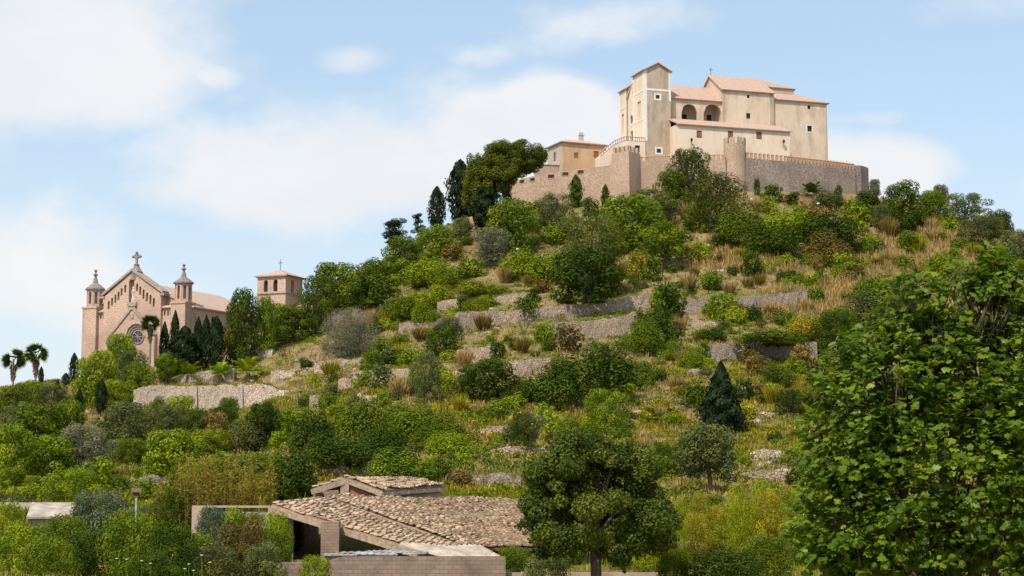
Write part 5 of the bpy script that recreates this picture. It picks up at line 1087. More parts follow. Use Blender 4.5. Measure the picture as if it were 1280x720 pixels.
# ------------------------------------------------------------------ the plants of the photograph: kind, u, v_top, v_base, width (pixels), colour, label
T = '''
ragged|575|200|277|40|cypress|tall ragged dark cypress rising right beside the umbrella pine
cypress|546|233|287|25|cypress|pointed dark cypress standing alone on the skyline beside the umbrella pine
pine|491|274|312|44|blackpine|wind-swept black pine leaning on the skyline of the slope
pine|522|267|294|22|blackpine|little black pine on the skyline between two taller dark trees
ragged|606|226|286|44|cypress|broad dark evergreen standing under the umbrella pine
ragged|633|226|264|15|cypress|slim dark cypress close to the corner of the fortress wall
ragged|590|232|276|30|cypress|dark evergreen behind the tall ragged cypress
bushtree|640|250|318|70|mid|bushy green tree covering the corner foot of the fortress wall
soft|692|242|302|60|olive|rounded grey-green olive tree below the six embrasures
ragged|720|218|260|20|dark|dark ivy column climbing the pinkish fortress wall
shrub|738|247|270|24|dark|dark round bush at the foot of the fortress wall
ragged|757|230|268|13|dark|narrow dark shrub squeezed against the battered bastion
bigpine|738|265|372|96|pine|largest pine of the slope, olive-green, beneath the battered bastion
bushtree|730|310|392|104|dark|dark bushy mass at the foot of the largest pine
bushtree|790|244|312|90|mid|green leafy tree just uphill of the largest pine
soft|816|237|285|66|olive|smooth grey-green dome-shaped olive under the sanctuary
soft|862|186|262|68|dark|tall dark holm oak in front of the battlements
bushtree|838|214|268|45|mid|fresh green tree climbing against the battlements beside the holm oak
bigpine|898|216|292|90|pine|broad rounded pine below the round turret
tree|832|277|338|70|mid|round green tree with visible branches below the dome-shaped olive
shrub|795|312|350|36|yellow|yellowish bush downhill of the grey-green dome olive
shrub|816|320|352|30|mid|green bush at the foot of the branching round tree
mound|925|262|308|70|mid|wide green thicket below the broad rounded pine
mound|985|258|298|80|bright|bright green thicket under the dark curving wall
mound|1040|264|315|80|dark|dark green thicket beside the straw-coloured slope
mound|968|283|318|80|dark|dark thicket edged by tall straw grass
mound|1035|290|330|66|brown|brownish olive mound above the ragged stone stub
bushtree|1128|227|282|64|dark|dark tree on the crest beside the gap by the bastion
tree|1166|238|278|42|mid|mid green tree on the right crest
tree|1176|231|268|22|olive|small grey-green treetop poking above the right crest
soft|1207|242|284|66|olive|wide dark olive tree on the right crest
tree|1250|263|302|40|dark|dark small tree on the falling skyline
soft|1272|287|334|64|olive|grey-green olive at the edge of the right skyline
soft|1228|270|315|60|olive|dull olive bush under the wide dark olive
shrub|1070|250|288|50|bright|bright green bush just beneath the plain bastion
soft|1102|256|288|34|olive|small grey-green bush near the crest tree
tree|1093|224|252|18|grey|thin sparse little tree at the end of the plain bastion
shrub|1048|231|251|13|dark|dark ivy bush on the curving wall
shrub|965|231|252|34|mid|green bush at the foot of the curving wall nearest the turret
mound|1040|240|262|50|olive|dull bush at the foot of the curving wall beside the bushy palm
shrub|990|240|256|26|dark|dark bush just beside the bushy palm under the curving wall
shrub|1082|238|256|30|dark|dark bush at the foot of the plain bastion
shrub|946|222|245|10|dark|thin strip of dark ivy beside the round turret
bushtree|545|283|325|58|mid|green tree on the shoulder below the lone pointed cypress
bushtree|505|296|350|62|mid|soft green tree at the skyline below the black pine
bushtree|470|326|392|76|mid|large leafy tree halfway down the skyline shoulder
soft|455|352|395|40|dark|dark lower foliage of the skyline shoulder, beside the rough wall
bushtree|420|328|395|76|mid|bushy tree above the grey leafless bush
soft|397|342|420|52|dark|dark tree nearest to the square bell tower
tree|577|271|306|34|olive|dull green treetop under the dark evergreens
mound|540|320|358|70|bright|bright green cushion thicket beside the lamp on the shoulder
mound|556|331|362|40|lime|rounded lime-green shrub beside the bare post
mound|545|356|384|56|lime|yellow-green shrub strip below the bright thicket
soft|613|285|335|50|grey|pale greyish scrubby tree near the small stone ruin
mound|655|310|350|66|bright|bright green shrubs on the slope left of the largest pine
mound|690|312|356|66|bright|yellow-green shrub bank against the largest pine
mound|600|350|372|70|lime|lime-green shrub above the rough stone ledge
bushtree|303|361|418|44|dark|dark tree between the church nave and the square tower
bushtree|330|370|420|40|mid|green tree in front of the square bell tower
bushtree|345|379|412|38|lime|yellow-green tree below the square bell tower
bushtree|368|383|428|66|mid|wide green bush downhill of the square bell tower
mound|295|413|434|42|yellow|yellow flowering bush beside the row of cypresses
cypress|205|402|448|15|cypress|shorter cypress beside the church palm, first of the row
cypress|218|388|452|16|cypress|tall slim cypress in front of the church turret
ragged|230|408|458|40|cypress|broad dark evergreen between the slim cypresses
cypress|247|396|458|16|cypress|thin cypress close by the church side window
cypress|257|394|458|16|cypress|slender cypress pressed against its thicker neighbour
cypress|270|395|458|25|cypress|thick dark cypress ending the row beside the church
bushtree|150|417|480|46|bright|light green pine-like tree in front of the church portal
bushtree|120|440|512|62|bright|leafy green tree in front of the church turret foot
soft|165|438|490|48|olive|grey-green tree under the rose window
bushtree|174|453|500|46|mid|rounded green tree at the end of the tall retaining wall
tree|207|441|482|32|mid|small trunked tree standing at the edge of the palm terrace
cypress|92|441|482|14|cypress|dark cypress on the skyline in front of the church corner
cypress|82|466|484|12|cypress|short dark cypress beside the skyline cypress
cypress|71|474|512|10|cypress|slim cypress rising from the left orchard
cypress|98|485|545|15|cypress|tallest dark cypress in the left orchard
cypress|126|474|520|17|cypress|dark cypress among the leafy trees below the church
cypress|158|485|512|17|cypress|dark cypress beside the end of the pale retaining wall
cypress|110|431|446|9|cypress|tiny cypress before the corner of the church front
cypress|124|428|446|8|cypress|tiny pointed cypress before the church front wall
cypress|51|458|482|8|cypress|small distant cypress between the two skyline palms and church
bushtree|18|480|530|56|mid|green tree at the far edge of the orchard skyline
bushtree|40|476|515|46|bright|bright green tree below the two skyline palms
soft|66|481|520|48|olive|grey-green tree under the skyline cypresses
bushtree|50|505|562|80|mid|wide leafy tree in the middle of the left orchard
soft|20|505|560|46|olive|dull green tree below the far edge of the orchard
bushtree|12|530|610|60|bright|bright green tree at the edge of the picture above the hedge
bushtree|62|545|605|80|mid|big spreading tree above the clipped hedge
soft|104|532|602|76|grey|silvery olive tree in the left orchard
bushtree|85|500|560|46|mid|green tree at the foot of the tallest orchard cypress
soft|160|503|578|88|olive|broad dusky olive tree below the pale retaining wall
soft|212|505|560|50|olive|dusky green tree below the left end of the retaining wall
bushtree|243|511|570|42|dark|dark green bush against the tall retaining wall
bushtree|266|515|568|44|brown|bronze-tinged bush under the date palm wall
bushtree|210|537|606|76|bright|bright green tree above the rubble wall
shrub|125|570|614|48|bright|bright round tree beside the rubble wall
bushtree|330|503|562|48|dark|dark round tree below the red grass patch
tree|286|496|536|32|mid|small tree with slanting trunk in front of the tall retaining wall
shrub|310|532|560|30|bright|fresh green shrub beside the dark round tree
mound|362|563|632|80|dark|dark cushion-shaped pine bush above the ruined wall
mound|395|512|572|70|dark|left part of the dark mastic thicket beside the round tree
mound|445|498|570|86|mid|middle of the dark mastic thicket below the long pale wall
mound|420|540|590|90|dark|lower edge of the dark mastic thicket above the brick shed
mound|505|505|560|90|mid|mastic bush downhill from the spiky olive tree
mound|480|532|592|86|dark|dark mastic bush above the rocky wall
mound|550|515|566|76|mid|mastic bush beside the straw plumes
mound|560|540|572|60|bright|smooth bright green shrub below the mastic thicket
mound|500|560|608|90|mid|green shrub just uphill of the brick shed roof
mound|540|570|602|60|mid|shaded green shrub between brick shed and bright shrub
shrub|580|566|590|32|bright|small bright shrub on the ledge by the twisted tree
shrub|575|586|615|38|brown|brown-green bush standing beside the brick shed
mound|745|430|500|110|dark|widest mastic mound, dark green, under the second long wall
mound|700|448|512|90|dark|dark shoulder of the widest mastic mound
mound|790|448|482|60|mid|trailing end of the widest mastic mound
mound|655|470|505|60|dark|dark shrub downhill of the pale terrace wall
bushtree|608|450|502|84|dark|dark spreading tree on the terrace below the niche wall
soft|533|440|505|46|olive|spiky grey-green olive beside the long pale terrace wall
bushtree|557|405|450|48|dark|dark bush uphill of the niche wall
soft|560|396|420|36|grey|greyish dry bush near the upper long wall
shrub|658|369|396|34|dark|dark bush on the upper long wall
shrub|836|352|402|46|dark|dark dense bush between two rough walls
shrub|900|368|400|36|bright|bright round bush between the two grey walls
mound|822|385|440|66|dark|dark shrubs at the end of the second long wall
mound|805|400|445|50|mid|green shrubs spilling over the second long wall
mound|844|425|450|50|bright|low bright shrub below the loose stones
mound|866|438|462|40|bright|bright shrub uphill of the cone-shaped tree
mound|888|406|428|44|dark|dark green low bush beside the loose wall of big stones
mound|960|415|438|120|mid|long green hedge-like scrub on top of the straight grey wall
shrub|998|417|440|26|dark|dark ball of bush on the straight grey wall
shrub|712|405|440|44|brown|brownish bush before the second long wall
shrub|690|402|418|18|bright|small bright bush between the two long walls
shrub|465|434|456|30|mid|round green bush beside the small grey wall
shrub|458|455|468|24|mid|little green bush on the long pale terrace wall
mound|500|370|402|56|mid|green shrub above the orange grass, near the rough wall
mound|530|374|404|34|bright|bright green bush beside the short rough ledge
mound|595|371|390|36|lime|low lime shrub lying on the upper long wall
conifer|902|453|542|60|cypress|dark cone-shaped conifer alone in the yellow meadow
soft|757|486|552|72|bright|feathery bright green young pine in the yellow meadow
mound|720|522|552|60|mid|low green shrub beside the feathery young pine
tree|886|530|618|84|olive|small trunked olive-like tree above the yellow-green thicket
mound|823|552|584|34|dark|dark bush near the small trunked tree
shrub|830|570|600|40|mid|smooth green bush behind the dense single-trunk tree
soft|862|545|600|40|dark|dark leafy bush close behind the small trunked tree
soft|655|515|560|40|dark|dark bush behind the bare twisted tree
bushtree|1055|385|440|64|mid|dull green scrub tree behind the fig crown
soft|1042|388|445|50|dark|dark brown-green bush above the fig tree
mound|1100|345|385|80|mid|broad green scrub on the right slope above the fig
mound|1085|365|415|80|olive|dusky scrub just above the fig crown
mound|1170|318|350|70|bright|bright shrubs on the right slope below the straw grass
mound|1215|330|365|60|mid|green shrubs behind the upper fig shoots
shrub|1250|300|345|50|olive|dusky shrub under the edge olive
shrub|940|313|346|32|dark|dark glossy bush among the tall straw grass
soft|987|487|522|44|dark|grey-dark bush beside the low crumbling wall
mound|975|455|485|60|mid|low scrub below the straight grey wall
mound|1010|395|425|70|yellow|yellow-green scrub above the straight grey wall
mound|1000|478|500|50|yellow|yellowish tussocky scrub beside the fig crown
mound|450|405|430|44|mid|green shrubs below the large skyline tree
'''
for ln in T.strip().split('\n'):
    k, u, vt, vb, w_, c, lab = ln.split('|')
    dd = 318 if lab.startswith('dark tree between the church nave') else 322 if lab.startswith('green tree in front of the square') else 314 + (float(u) % 5) if 200 < float(u) < 275 and k in ('cypress', 'ragged') and float(vt) < 430 else None
    plant(k, float(u), float(vt), float(vb), float(w_), c, lab, d=dd)

# nearer bushes of the left and lower middle: + distance in metres
T = '''
near|88|585|650|80|112|bright|bright leafy tree behind the small outbuilding
near|120|613|672|84|100|blue|silvery blue-green olive bush behind the outbuilding roof
near|30|655|740|70|82|bright|leafy yellow-green bush at the lower corner
near|80|645|735|86|84|mid|rounded green bush in front of the small outbuilding
near|118|660|740|86|80|dark|large dark green bush in front of the silvery olive bush
near|165|640|735|90|78|mid|big-leaved green bush in front of the garden lamp
near|212|655|740|80|76|dark|dark green bush before the ruined plastered wall
near|10|630|700|40|95|lime|lime-green bush at the edge beside the outbuilding
near|215|610|690|44|104|dark|dark green shrub beside the garden lamp
near|345|640|715|50|92|bright|bright ivy-like bush beside the barn opening
near|300|652|735|86|84|brown|brownish-green thick bush before the ruined wall
near|262|682|745|90|80|olive|dull thick bush at the lower edge near the ruined wall
near|330|678|750|60|82|olive|dull low bush against the block yard wall
near|310|640|700|56|97|mid|leafy green bush growing inside the ruined wall
near|365|648|700|30|101|dark|dark creeper hanging in the barn opening
near|395|695|740|50|84|bright|small fresh bush at the step of the block wall
near|900|686|745|120|84|dark|dark dense bush in front of the pale field wall
near|840|690|745|50|84|mid|green leafy bush at the foot of the single-trunk tree
near|960|670|720|70|92|mid|dusky bush beside the pale field wall
near|880|618|660|70|118|mid|green bush at the back of the yellow-green thicket
near|640|683|715|60|96|mid|green weeds bush against the barn eave
near|285|636|700|64|98.8|bright|bright green bush filling the ruined wall opening
near|340|660|735|60|90|mid|green bush below the barn opening
near|245|668|745|60|86|mid|green bush at the post of the ruined wall
near|190|690|750|70|72|dark|dark bush at the lower edge beside the foremost flowers
near|60|672|745|80|74|mid|green bush at the lower edge below the small outbuilding
near|700|640|705|70|100|mid|green bush hidden behind the dense single-trunk tree
near|770|640|705|70|100|olive|dull bush behind the crown of the dense single-trunk tree
near|815|640|700|50|98|lime|lime bush between single-trunk tree and yellow-green thicket
near|680|690|745|70|86|olive|dull bush at the foot of the low plastered wall
near|264|632|690|46|96|blue|feathery grey-green shrub in front of the ruined plastered wall
'''
for ln in T.strip().split('\n'):
    k, u, vt, vb, w_, d, c, lab = ln.split('|')
    if lab != 'skip': plant(k, float(u), float(vt), float(vb), float(w_), c, lab, d=float(d))
# yellow-green thicket at the right: young feathery saplings
TH_ = [(846, 650, 688, 40, 'lime'), (868, 640, 690, 44, 'yellow'), (892, 632, 692, 48, 'yellow'), (915, 628, 690, 46, 'lime'), (938, 625, 692, 50, 'yellow'), (962, 612, 692, 50, 'yellow'), (985, 608, 690, 50, 'lime'), (1005, 600, 690, 44, 'bright'), (853, 625, 670, 34, 'lime'), (875, 615, 665, 34, 'yellow'), (925, 605, 660, 40, 'lime'), (955, 598, 655, 44, 'bright'), (903, 645, 698, 44, 'lime'), (945, 650, 700, 44, 'yellow')]
for k, (u, vt, vb, w_, c) in enumerate(TH_): plant('nearlime', u, vt, vb, w_ * 1.1, c, 'feathery yellow-green sapling in the thicket between single-trunk tree and fig', 'saplings of the yellow-green thicket', d=99 + (k % 5) * 2.2)
# clipped hedge
hp = px(35, 628, 125); g_ = np.random.default_rng(3); C = []; Rd = []
for k in range(26): C.append((g_.uniform(-2.9, 2.6), g_.uniform(-.5, .5), g_.uniform(.2, 1.15))); Rd.append((.45, .45, .42))
V, s_ = clumps(g_, C, Rd, 260, .13, .09); me = mesh_cards('hedge', V, s_); o = link('hedge', me); setmat(o, M['leaf_lime']); o.location = (hp.x, hp.y, hp.z - .1); o.rotation_euler = (0, -.06, 0); tag(o, 'clipped yellow-green hedge above the garden wall railing', 'hedge')

# ---------------------------------------------------------------- umbrella pine
def tree_at(name, p, label, cat, crownV, crownS, col, tr, bark, group=None):
    o = empty(name, p, label, cat, group); me = mesh_cards('crown', crownV, crownS); c = link('crown', me, o); setmat(c, M['leaf_' + col]); tr.build('trunk', M[bark], o); return o
up = G(612, 282); du = up.y; k = du / F; g_ = np.random.default_rng(12); C = []; Rd = []
for (u, v, ru, rv) in ((637, 185, 30, 9), (662, 190, 26, 11), (675, 196, 14, 9), (596, 206, 16, 14), (588, 222, 10, 14), (612, 200, 22, 12), (598, 214, 20, 14), (590, 230, 15, 14), (672, 202, 12, 7), (640, 200, 30, 9), (625, 190, 22, 10), (583, 246, 8, 10), (640, 208, 24, 8), (615, 216, 20, 12), (600, 238, 14, 14), (596, 252, 12, 12), (612, 244, 12, 14), (665, 210, 14, 6), (618, 208, 26, 14), (604, 222, 20, 16), (630, 218, 22, 12), (645, 212, 22, 10), (612, 232, 18, 14), (628, 232, 14, 12), (605, 228, 12, 9), (655, 206, 22, 6), (648, 181, 14, 6)):
    for _ in range(9):
        q = px(u + g_.uniform(-.55, .55) * ru, v + g_.uniform(-.4, .4) * rv, du) - up; C.append((q.x, g_.uniform(-.8, .8) * ru * k * 1.3, q.z)); Rd.append((ru * k * g_.uniform(.3, .5), ru * k * g_.uniform(.3, .5), rv * k * g_.uniform(.6, .95)))
V, s_ = clumps(g_, C, Rd, 330, .55, .17, up=.6, floor=-99); tr = MB(); f0 = px(618, 236, du) - up; tr.tube([(0, 0, -.5), (.6, 0, 3), f0], [.5, .42, .36], 8)
for (u, v, y) in ((665, 200, 0), (640, 192, 2), (640, 200, -3), (605, 206, 1), (590, 226, -1), (655, 205, 3), (622, 195, -2), (672, 203, -1)): q = px(u, v, du) - up; m_ = f0.lerp(q, .5) + Vector((0, y * .5, -.5)); tr.tube([f0 - Vector((0, 0, .4)), m_, q + Vector((0, y, 0))], [.26, .18, .08], 5)
tree_at('umbrella_pine', up, 'big spreading umbrella pine on the skyline beside the fortress wall', 'tree', V, s_, 'pine', tr, 'bark')
PLANTS.append((625, 176, 282, 100, du))

# ---------------------------------------------------------------- palms
def fan_palm(u, vt, vb, wpx, label, group=None, d=None):
    p = G(u, vb) if d is None else px(u, vb, d); d = p.y; H_ = px(u, vt, d).z - p.z; r = 1.15 * wpx / F * d / 2; o = empty('fan_palm', p, label, 'palm tree', group)
    g = np.random.default_rng(int(u)); top = H_ - r * .72; mb = MB(); mb.tube([(0, 0, -.5), (.05, 0, top * .5), (0, 0, top)], [.24, .18, .16], 8); mb.build('trunk', M['barkgrey'], o)
    V = []; S_ = []
    for k in range(44):
        a = g.uniform(0, 2 * PI); e = math.asin(g.uniform(-.6, 1)); D = np.array([math.cos(a) * math.cos(e), math.sin(a) * math.cos(e), math.sin(e)]); q = np.array([0, 0, top]) + D * r * .36
        sd = norm(np.cross(D, g.normal(size=3))); nn = np.cross(sd, D); sh = g.uniform(.6, 1.3)
        for j in range(9):
            t = (j - 4) / 4 * .95; dd = D * math.cos(t) + sd * math.sin(t); L = r * .66 * (1 - .12 * abs(t)); wv = norm(np.cross(dd, nn)) * r * .04; tip = q + dd * L - np.array([0, 0, r * .06])
            V += [q, q + dd * L * .5 + wv, tip, q + dd * L * .5 - wv]; S_ += [sh] * 4
    c = link('fronds', mesh_cards('fronds', np.array(V), np.array(S_)), o); setmat(c, M['leaf_dark'])
    n = 260; z = g.uniform(0, 1, n); ph = g.uniform(0, 2 * PI, n); rad = r * (.07 + .17 * z) * g.uniform(.6, 1.05, n); P = np.stack([rad * np.cos(ph), rad * np.sin(ph), top - r * 1.45 + z * r * .95], -1); N = norm(np.stack([np.cos(ph), np.sin(ph), 0 * ph], -1) + g.normal(size=P.shape) * .3)
    V, s2 = cards(g, P, N, r * .5, r * .12, np.broadcast_to([0, 0, 1.], P.shape)); c = link('dead_frond_skirt', mesh_cards('dead_frond_skirt', V, s2), o); setmat(c, M['skirt']); PLANTS.append((u, vt, vb, wpx, d)); return o
fan_palm(16, 437, 484, 30, 'fan palm with brown skirt, lower of the two skyline palms'); fan_palm(44, 430, 484, 31, 'taller fan palm with brown skirt on the orchard skyline'); fan_palm(187, 394, 452, 26, 'fan palm standing in front of the church portal', d=312)
def date_palm(u, vt, vb, wpx, label, group=None, trunk=.34, col='bright'):
    p = G(u, vb - 3); d = p.y; H_ = px(u, vt, d).z - p.z; r = wpx / F * d / 2; o = empty('date_palm', p, label, 'palm tree', group); g = np.random.default_rng(int(u))
    top = H_ * trunk; mb = MB(); mb.lathe([(.42, -.4), (.45, .2), (.40, top), (.25, top + .3)], 0, 0, 9); mb.build('trunk', M['skirt'], o); V = []; S_ = []
    for k in range(30):
        a = k * 2.4 + g.uniform(-.3, .3); e = g.uniform(.15, 1.35); D = np.array([math.cos(a), math.sin(a), 0]); L = r * 1.25 * g.uniform(.85, 1.1); prev = None; sh = g.uniform(.7, 1.3); side = np.array([-math.sin(a), math.cos(a), 0])
        for j in range(11):
            t = j / 10; q = np.array([0, 0, top]) + D * L * math.cos(e) * t + np.array([0, 0, 1]) * (L * math.sin(e) * t - L * .40 * t * t)
            if prev is not None and j > 1:
                ax = norm(q - prev); lf = L * .22 * math.sin(PI * min(1, t * .85 + .15)) ** .6
                for sgn in (-1, 1):
                    dd = norm(side * sgn + ax * .7 + np.array([0, 0, -.25 + g.uniform(-.2, .2)])); wv = ax * L * .036
                    V += [q - wv, q + dd * lf * .5 - wv * .5, q + dd * lf, q + wv]; S_ += [sh] * 4
            prev = q
    c = link('fronds', mesh_cards('fronds', np.array(V), np.array(S_)), o); setmat(c, M['leaf_' + col]); PLANTS.append((u, vt, vb, wpx, d)); return o
date_palm(235, 449, 483, 52, 'date palm on the terrace wall standing nearest the small trunked tree'); date_palm(275, 450, 482, 46, 'smallest date palm, middle of the three on the terrace wall'); date_palm(310, 444, 481, 58, 'widest date palm on the terrace, farthest from the small trunked tree')
date_palm(1014, 217, 250, 44, 'bushy date palm growing against the dark curving fortress wall', trunk=.1, col='dark')

# ---------------------------------------------------------------- bare trees
def bare(u, vt, vb, wpx, label, mat='bark', k=0, lean=0.0):
    p = G(u, vb); d = p.y; H_ = px(u, vt, d).z - p.z; w_ = wpx / F * d; o = link('bare_tree', TRB[k % 3]); setmat(o, M[mat]); o.location = p; o.scale = (w_, w_, H_ * 1.0); o.rotation_euler = (0, lean, random.uniform(0, 6)); tag(o, label, 'dead tree'); PLANTS.append((u, vt, vb, wpx, d)); return o
bare(664, 516, 572, 56, 'bare twisted dark tree by the stony ledge', 'bark', 0, .25); bare(943, 424, 456, 30, 'white bleached dead tree in front of the straight grey wall', 'deadwood', 1); bare(700, 395, 440, 44, 'leafless grey tree in front of the upper long wall', 'barkgrey', 2)
bare(398, 446, 470, 22, 'small charred leafless tree by the white low wall', 'bark', 1); bare(655, 398, 432, 36, 'thin leafless tree between the two long walls', 'bark', 0); bare(737, 425, 436, 12, 'tiny bleached stump tree on the wide mastic mound', 'deadwood', 2); bare(796, 475, 490, 10, 'pale broken dead stem in the yellow meadow', 'deadwood', 0)
p = G(436, 450); o = empty('leafless_bush', p, 'big grey leafless bush of fine twigs below the skyline shoulder', 'bush'); w_ = 78 / F * p.y; h_ = px(436, 380, p.y).z - p.z
t = link('branches', TRB[1], o); setmat(t, M['barkgrey']); t.scale = (w_ * .7, w_ * .7, h_ * .75); c = link('twigs', dome(140, 60, .035, 420, .10, lump=.16, gap=.3), o); setmat(c, M['leaf_twig']); c.scale = (w_, w_, h_); PLANTS.append((436, 380, 450, 78, p.y))
c = link('old_leaves', dome(141, 30, .04, 110, .4, lump=.14, gap=.3), o); setmat(c, M['leaf_olive']); c.scale = (w_ * .95, w_ * .95, h_ * .8)
# ---------------------------------------------------------------- small shrubs scattered over the slope, told apart by the landmark beside them
LM = [(758, 520, 'the feathery young pine'), (902, 500, 'the dark cone-shaped conifer'), (690, 400, 'the upper long wall'), (745, 415, 'the second long wall'), (470, 475, 'the long pale terrace wall'), (950, 440, 'the straight grey wall'), (965, 378, 'the wall below the straw grass'), (436, 420, 'the grey leafless bush'),
      (886, 580, 'the small trunked tree'), (740, 470, 'the widest mastic mound'), (593, 442, 'the niche wall'), (620, 603, 'the wall above the tile roof'), (664, 548, 'the bare twisted tree'), (737, 330, 'the largest pine'), (832, 310, 'the branching round tree'), (865, 385, 'the rough grey wall'), (617, 540, 'the broken pale wall'), (320, 470, 'the date palm terrace'),
      (1052, 330, 'the ragged stone stub'), (1100, 290, 'the half-buried stone wall'), (1205, 265, 'the wide crest olive'), (638, 375, 'the rough stone ledge'), (582, 330, 'the bare post'), (518, 332, 'the shoulder lamp'), (420, 590, 'the rocky wall'), (640, 285, 'the fortress corner tree'), (940, 330, 'the glossy dark bush'), (657, 462, 'the pale wall over the mastic mound'), (955, 570, 'the pale low wall'), (330, 530, 'the dark round tree'), (820, 503, 'the flat pale stones'), (900, 384, 'the bright round bush'), (1128, 255, 'the dark crest tree'), (985, 278, 'the bright thicket'), (370, 467, 'the white low wall'), (1060, 410, 'the dull scrub tree')]
CW = {'dark': 'dark', 'mid': 'green', 'bright': 'bright green', 'lime': 'lime-green', 'yellow': 'yellowish', 'brown': 'brownish', 'olive': 'grey-green', 'straw': 'straw-coloured', 'grey': 'grey'}
g_ = random.Random(21); seen = set(); made = 0; tries = 0
def covered(u, v, m=.30):
    return any(abs(u - a) < w_ * m and vt - 3 < v < vb - 1 for a, vt, vb, w_, d in PLANTS)
wallbox = [(min(p[0] for p in pts) - 3, max(p[0] for p in pts) + 3, min(p[1] for p in pts) - 1, max(p[2] for p in pts) + 1) for _, _, _, pts in WALLS]
while made < 320 and tries < 14000:
    tries += 1; u = g_.uniform(395, 1240); v = g_.uniform(258, 640)
    if v < np.interp(u, [395, 480, 560, 620, 700, 900, 1080, 1240], [420, 350, 300, 275, 262, 250, 258, 300]): continue
    if v > np.interp(u, [395, 560, 700, 1000, 1240], [575, 590, 560, 600, 420]): continue
    if covered(u, v) or any(a < u < b and c < v < d for a, b, c, d in wallbox): continue
    if v > 470 and u > 690 and g_.random() < .45: continue
    kind = g_.choice(['smallmound'] * 6 + ['shrub'] * 3 + ['tuft'] * 3); up_ = v < 480
    col = g_.choice(['straw', 'straw', 'yellow', 'brown']) if kind == 'tuft' else g_.choice(['dark', 'dark', 'mid', 'mid', 'mid', 'bright', 'bright', 'lime', 'brown', 'olive'] + (['yellow'] if not up_ else []))
    wd = g_.uniform(14, 36) * (1.2 if v > 450 or v < 320 else 1); hh = wd * (g_.uniform(.45, .7) if kind == 'smallmound' else g_.uniform(.6, .95)); 
    if kind == 'tuft': wd *= .8; hh = wd * .9
    order = sorted(LM, key=lambda l: (l[0] - u) ** 2 + 2 * (l[1] - v) ** 2); lab = None
    size = 'little' if wd < 17 else 'small' if wd < 25 else 'sizeable'
    for (a, b, ph) in order[:7]:
        far = math.hypot(a - u, b - v); nearw = '' if far < 30 else 'far ' if far > 60 else 'just '
        rel = ('uphill of' if v < b else 'downhill of') if abs(v - b) > abs(u - a) * .6 else ('beyond the left end of' if u < a else 'beyond the right end of')
        rel = rel.replace('beyond the left end of', 'to the left of').replace('beyond the right end of', 'to the right of')
        t = f"{size} {CW[col]} {'grass tussock' if kind == 'tuft' else 'cushion shrub' if kind == 'smallmound' else 'bush'} {nearw}{rel} {ph}"
        if t not in seen and len(t.split()) < 17: lab = t; break
    if lab is None: continue
    seen.add(lab); o = plant(kind, u, v - hh, v, wd, col, lab, 'small shrubs scattered over the terraces' if kind != 'tuft' else 'grass tussocks scattered over the terraces'); made += 1

LM2 = [(98, 515, 'the tallest orchard cypress'), (71, 492, 'the slim orchard cypress'), (125, 592, 'the bright round tree'), (176, 603, 'the rubble wall'), (50, 615, 'the clipped hedge'), (104, 565, 'the silvery olive tree'), (160, 540, 'the dusky olive tree'), (266, 545, 'the bronze-tinged bush'), (286, 515, 'the slanting small tree'), (330, 530, 'the dark round tree'), (170, 630, 'the garden lamp'), (230, 500, 'the tall retaining wall'), (55, 650, 'the small outbuilding'), (158, 500, 'the cypress by the retaining wall'), (30, 480, 'the two skyline palms'), (350, 600, 'the dark pine bush'), (210, 570, 'the bright orchard tree'), (126, 497, 'the cypress below the church')]
made = tries = 0
while made < 42 and tries < 3000:
    tries += 1; u = g_.uniform(-10, 375); v = g_.uniform(500, 655)
    if covered(u, v, .16) or (u > 165 and v < 528) or (u > 225 and v > 640): continue
    kind = g_.choice(['bushtree', 'bushtree', 'soft', 'shrub', 'mound']); col = g_.choice(['dark', 'mid', 'mid', 'bright', 'bright', 'olive', 'lime']); wd = g_.uniform(26, 58); hh = wd * g_.uniform(.55, .9); lab = None
    for (a, b, ph) in sorted(LM2, key=lambda l: (l[0] - u) ** 2 + 2 * (l[1] - v) ** 2)[:7]:
        far = math.hypot(a - u, b - v); nearw = 'just ' if far < 40 else ''
        rel = ('uphill of' if v < b else 'downhill of') if abs(v - b) > abs(u - a) * .6 else ('to the left of' if u < a else 'to the right of')
        t = f"{'small' if wd < 40 else 'full'} {CW[col]} orchard {'bush' if kind in ('shrub', 'mound') else 'tree'} {nearw}{rel} {ph}"
        if t not in seen: lab = t; break
    if lab: seen.add(lab); plant(kind, u, v - hh, v, wd, col, lab, 'bushes and trees of the orchard'); made += 1
for (lab_, mt, th, pts) in WALLS[4:]:
    for k, (u, vt, vb) in ((0, pts[0]), (-1, pts[-1])):
        s_ = -1 if k == 0 else 1; col = g_.choice(['dark', 'mid', 'mid', 'bright', 'olive']); wd = g_.uniform(16, 30); uu = u + s_ * wd * .25
        o = plant(g_.choice(['shrub', 'smallmound']), uu, vt - g_.uniform(2, 7), vb + g_.uniform(0, 3), wd, col, None); t = f"{CW[col]} bush at the {'left' if s_ < 0 else 'right'} end of the {lab_}"; t = ' '.join(t.split()[:16]); tag(o, t, 'shrub', 'bushes at the ends of terrace walls')

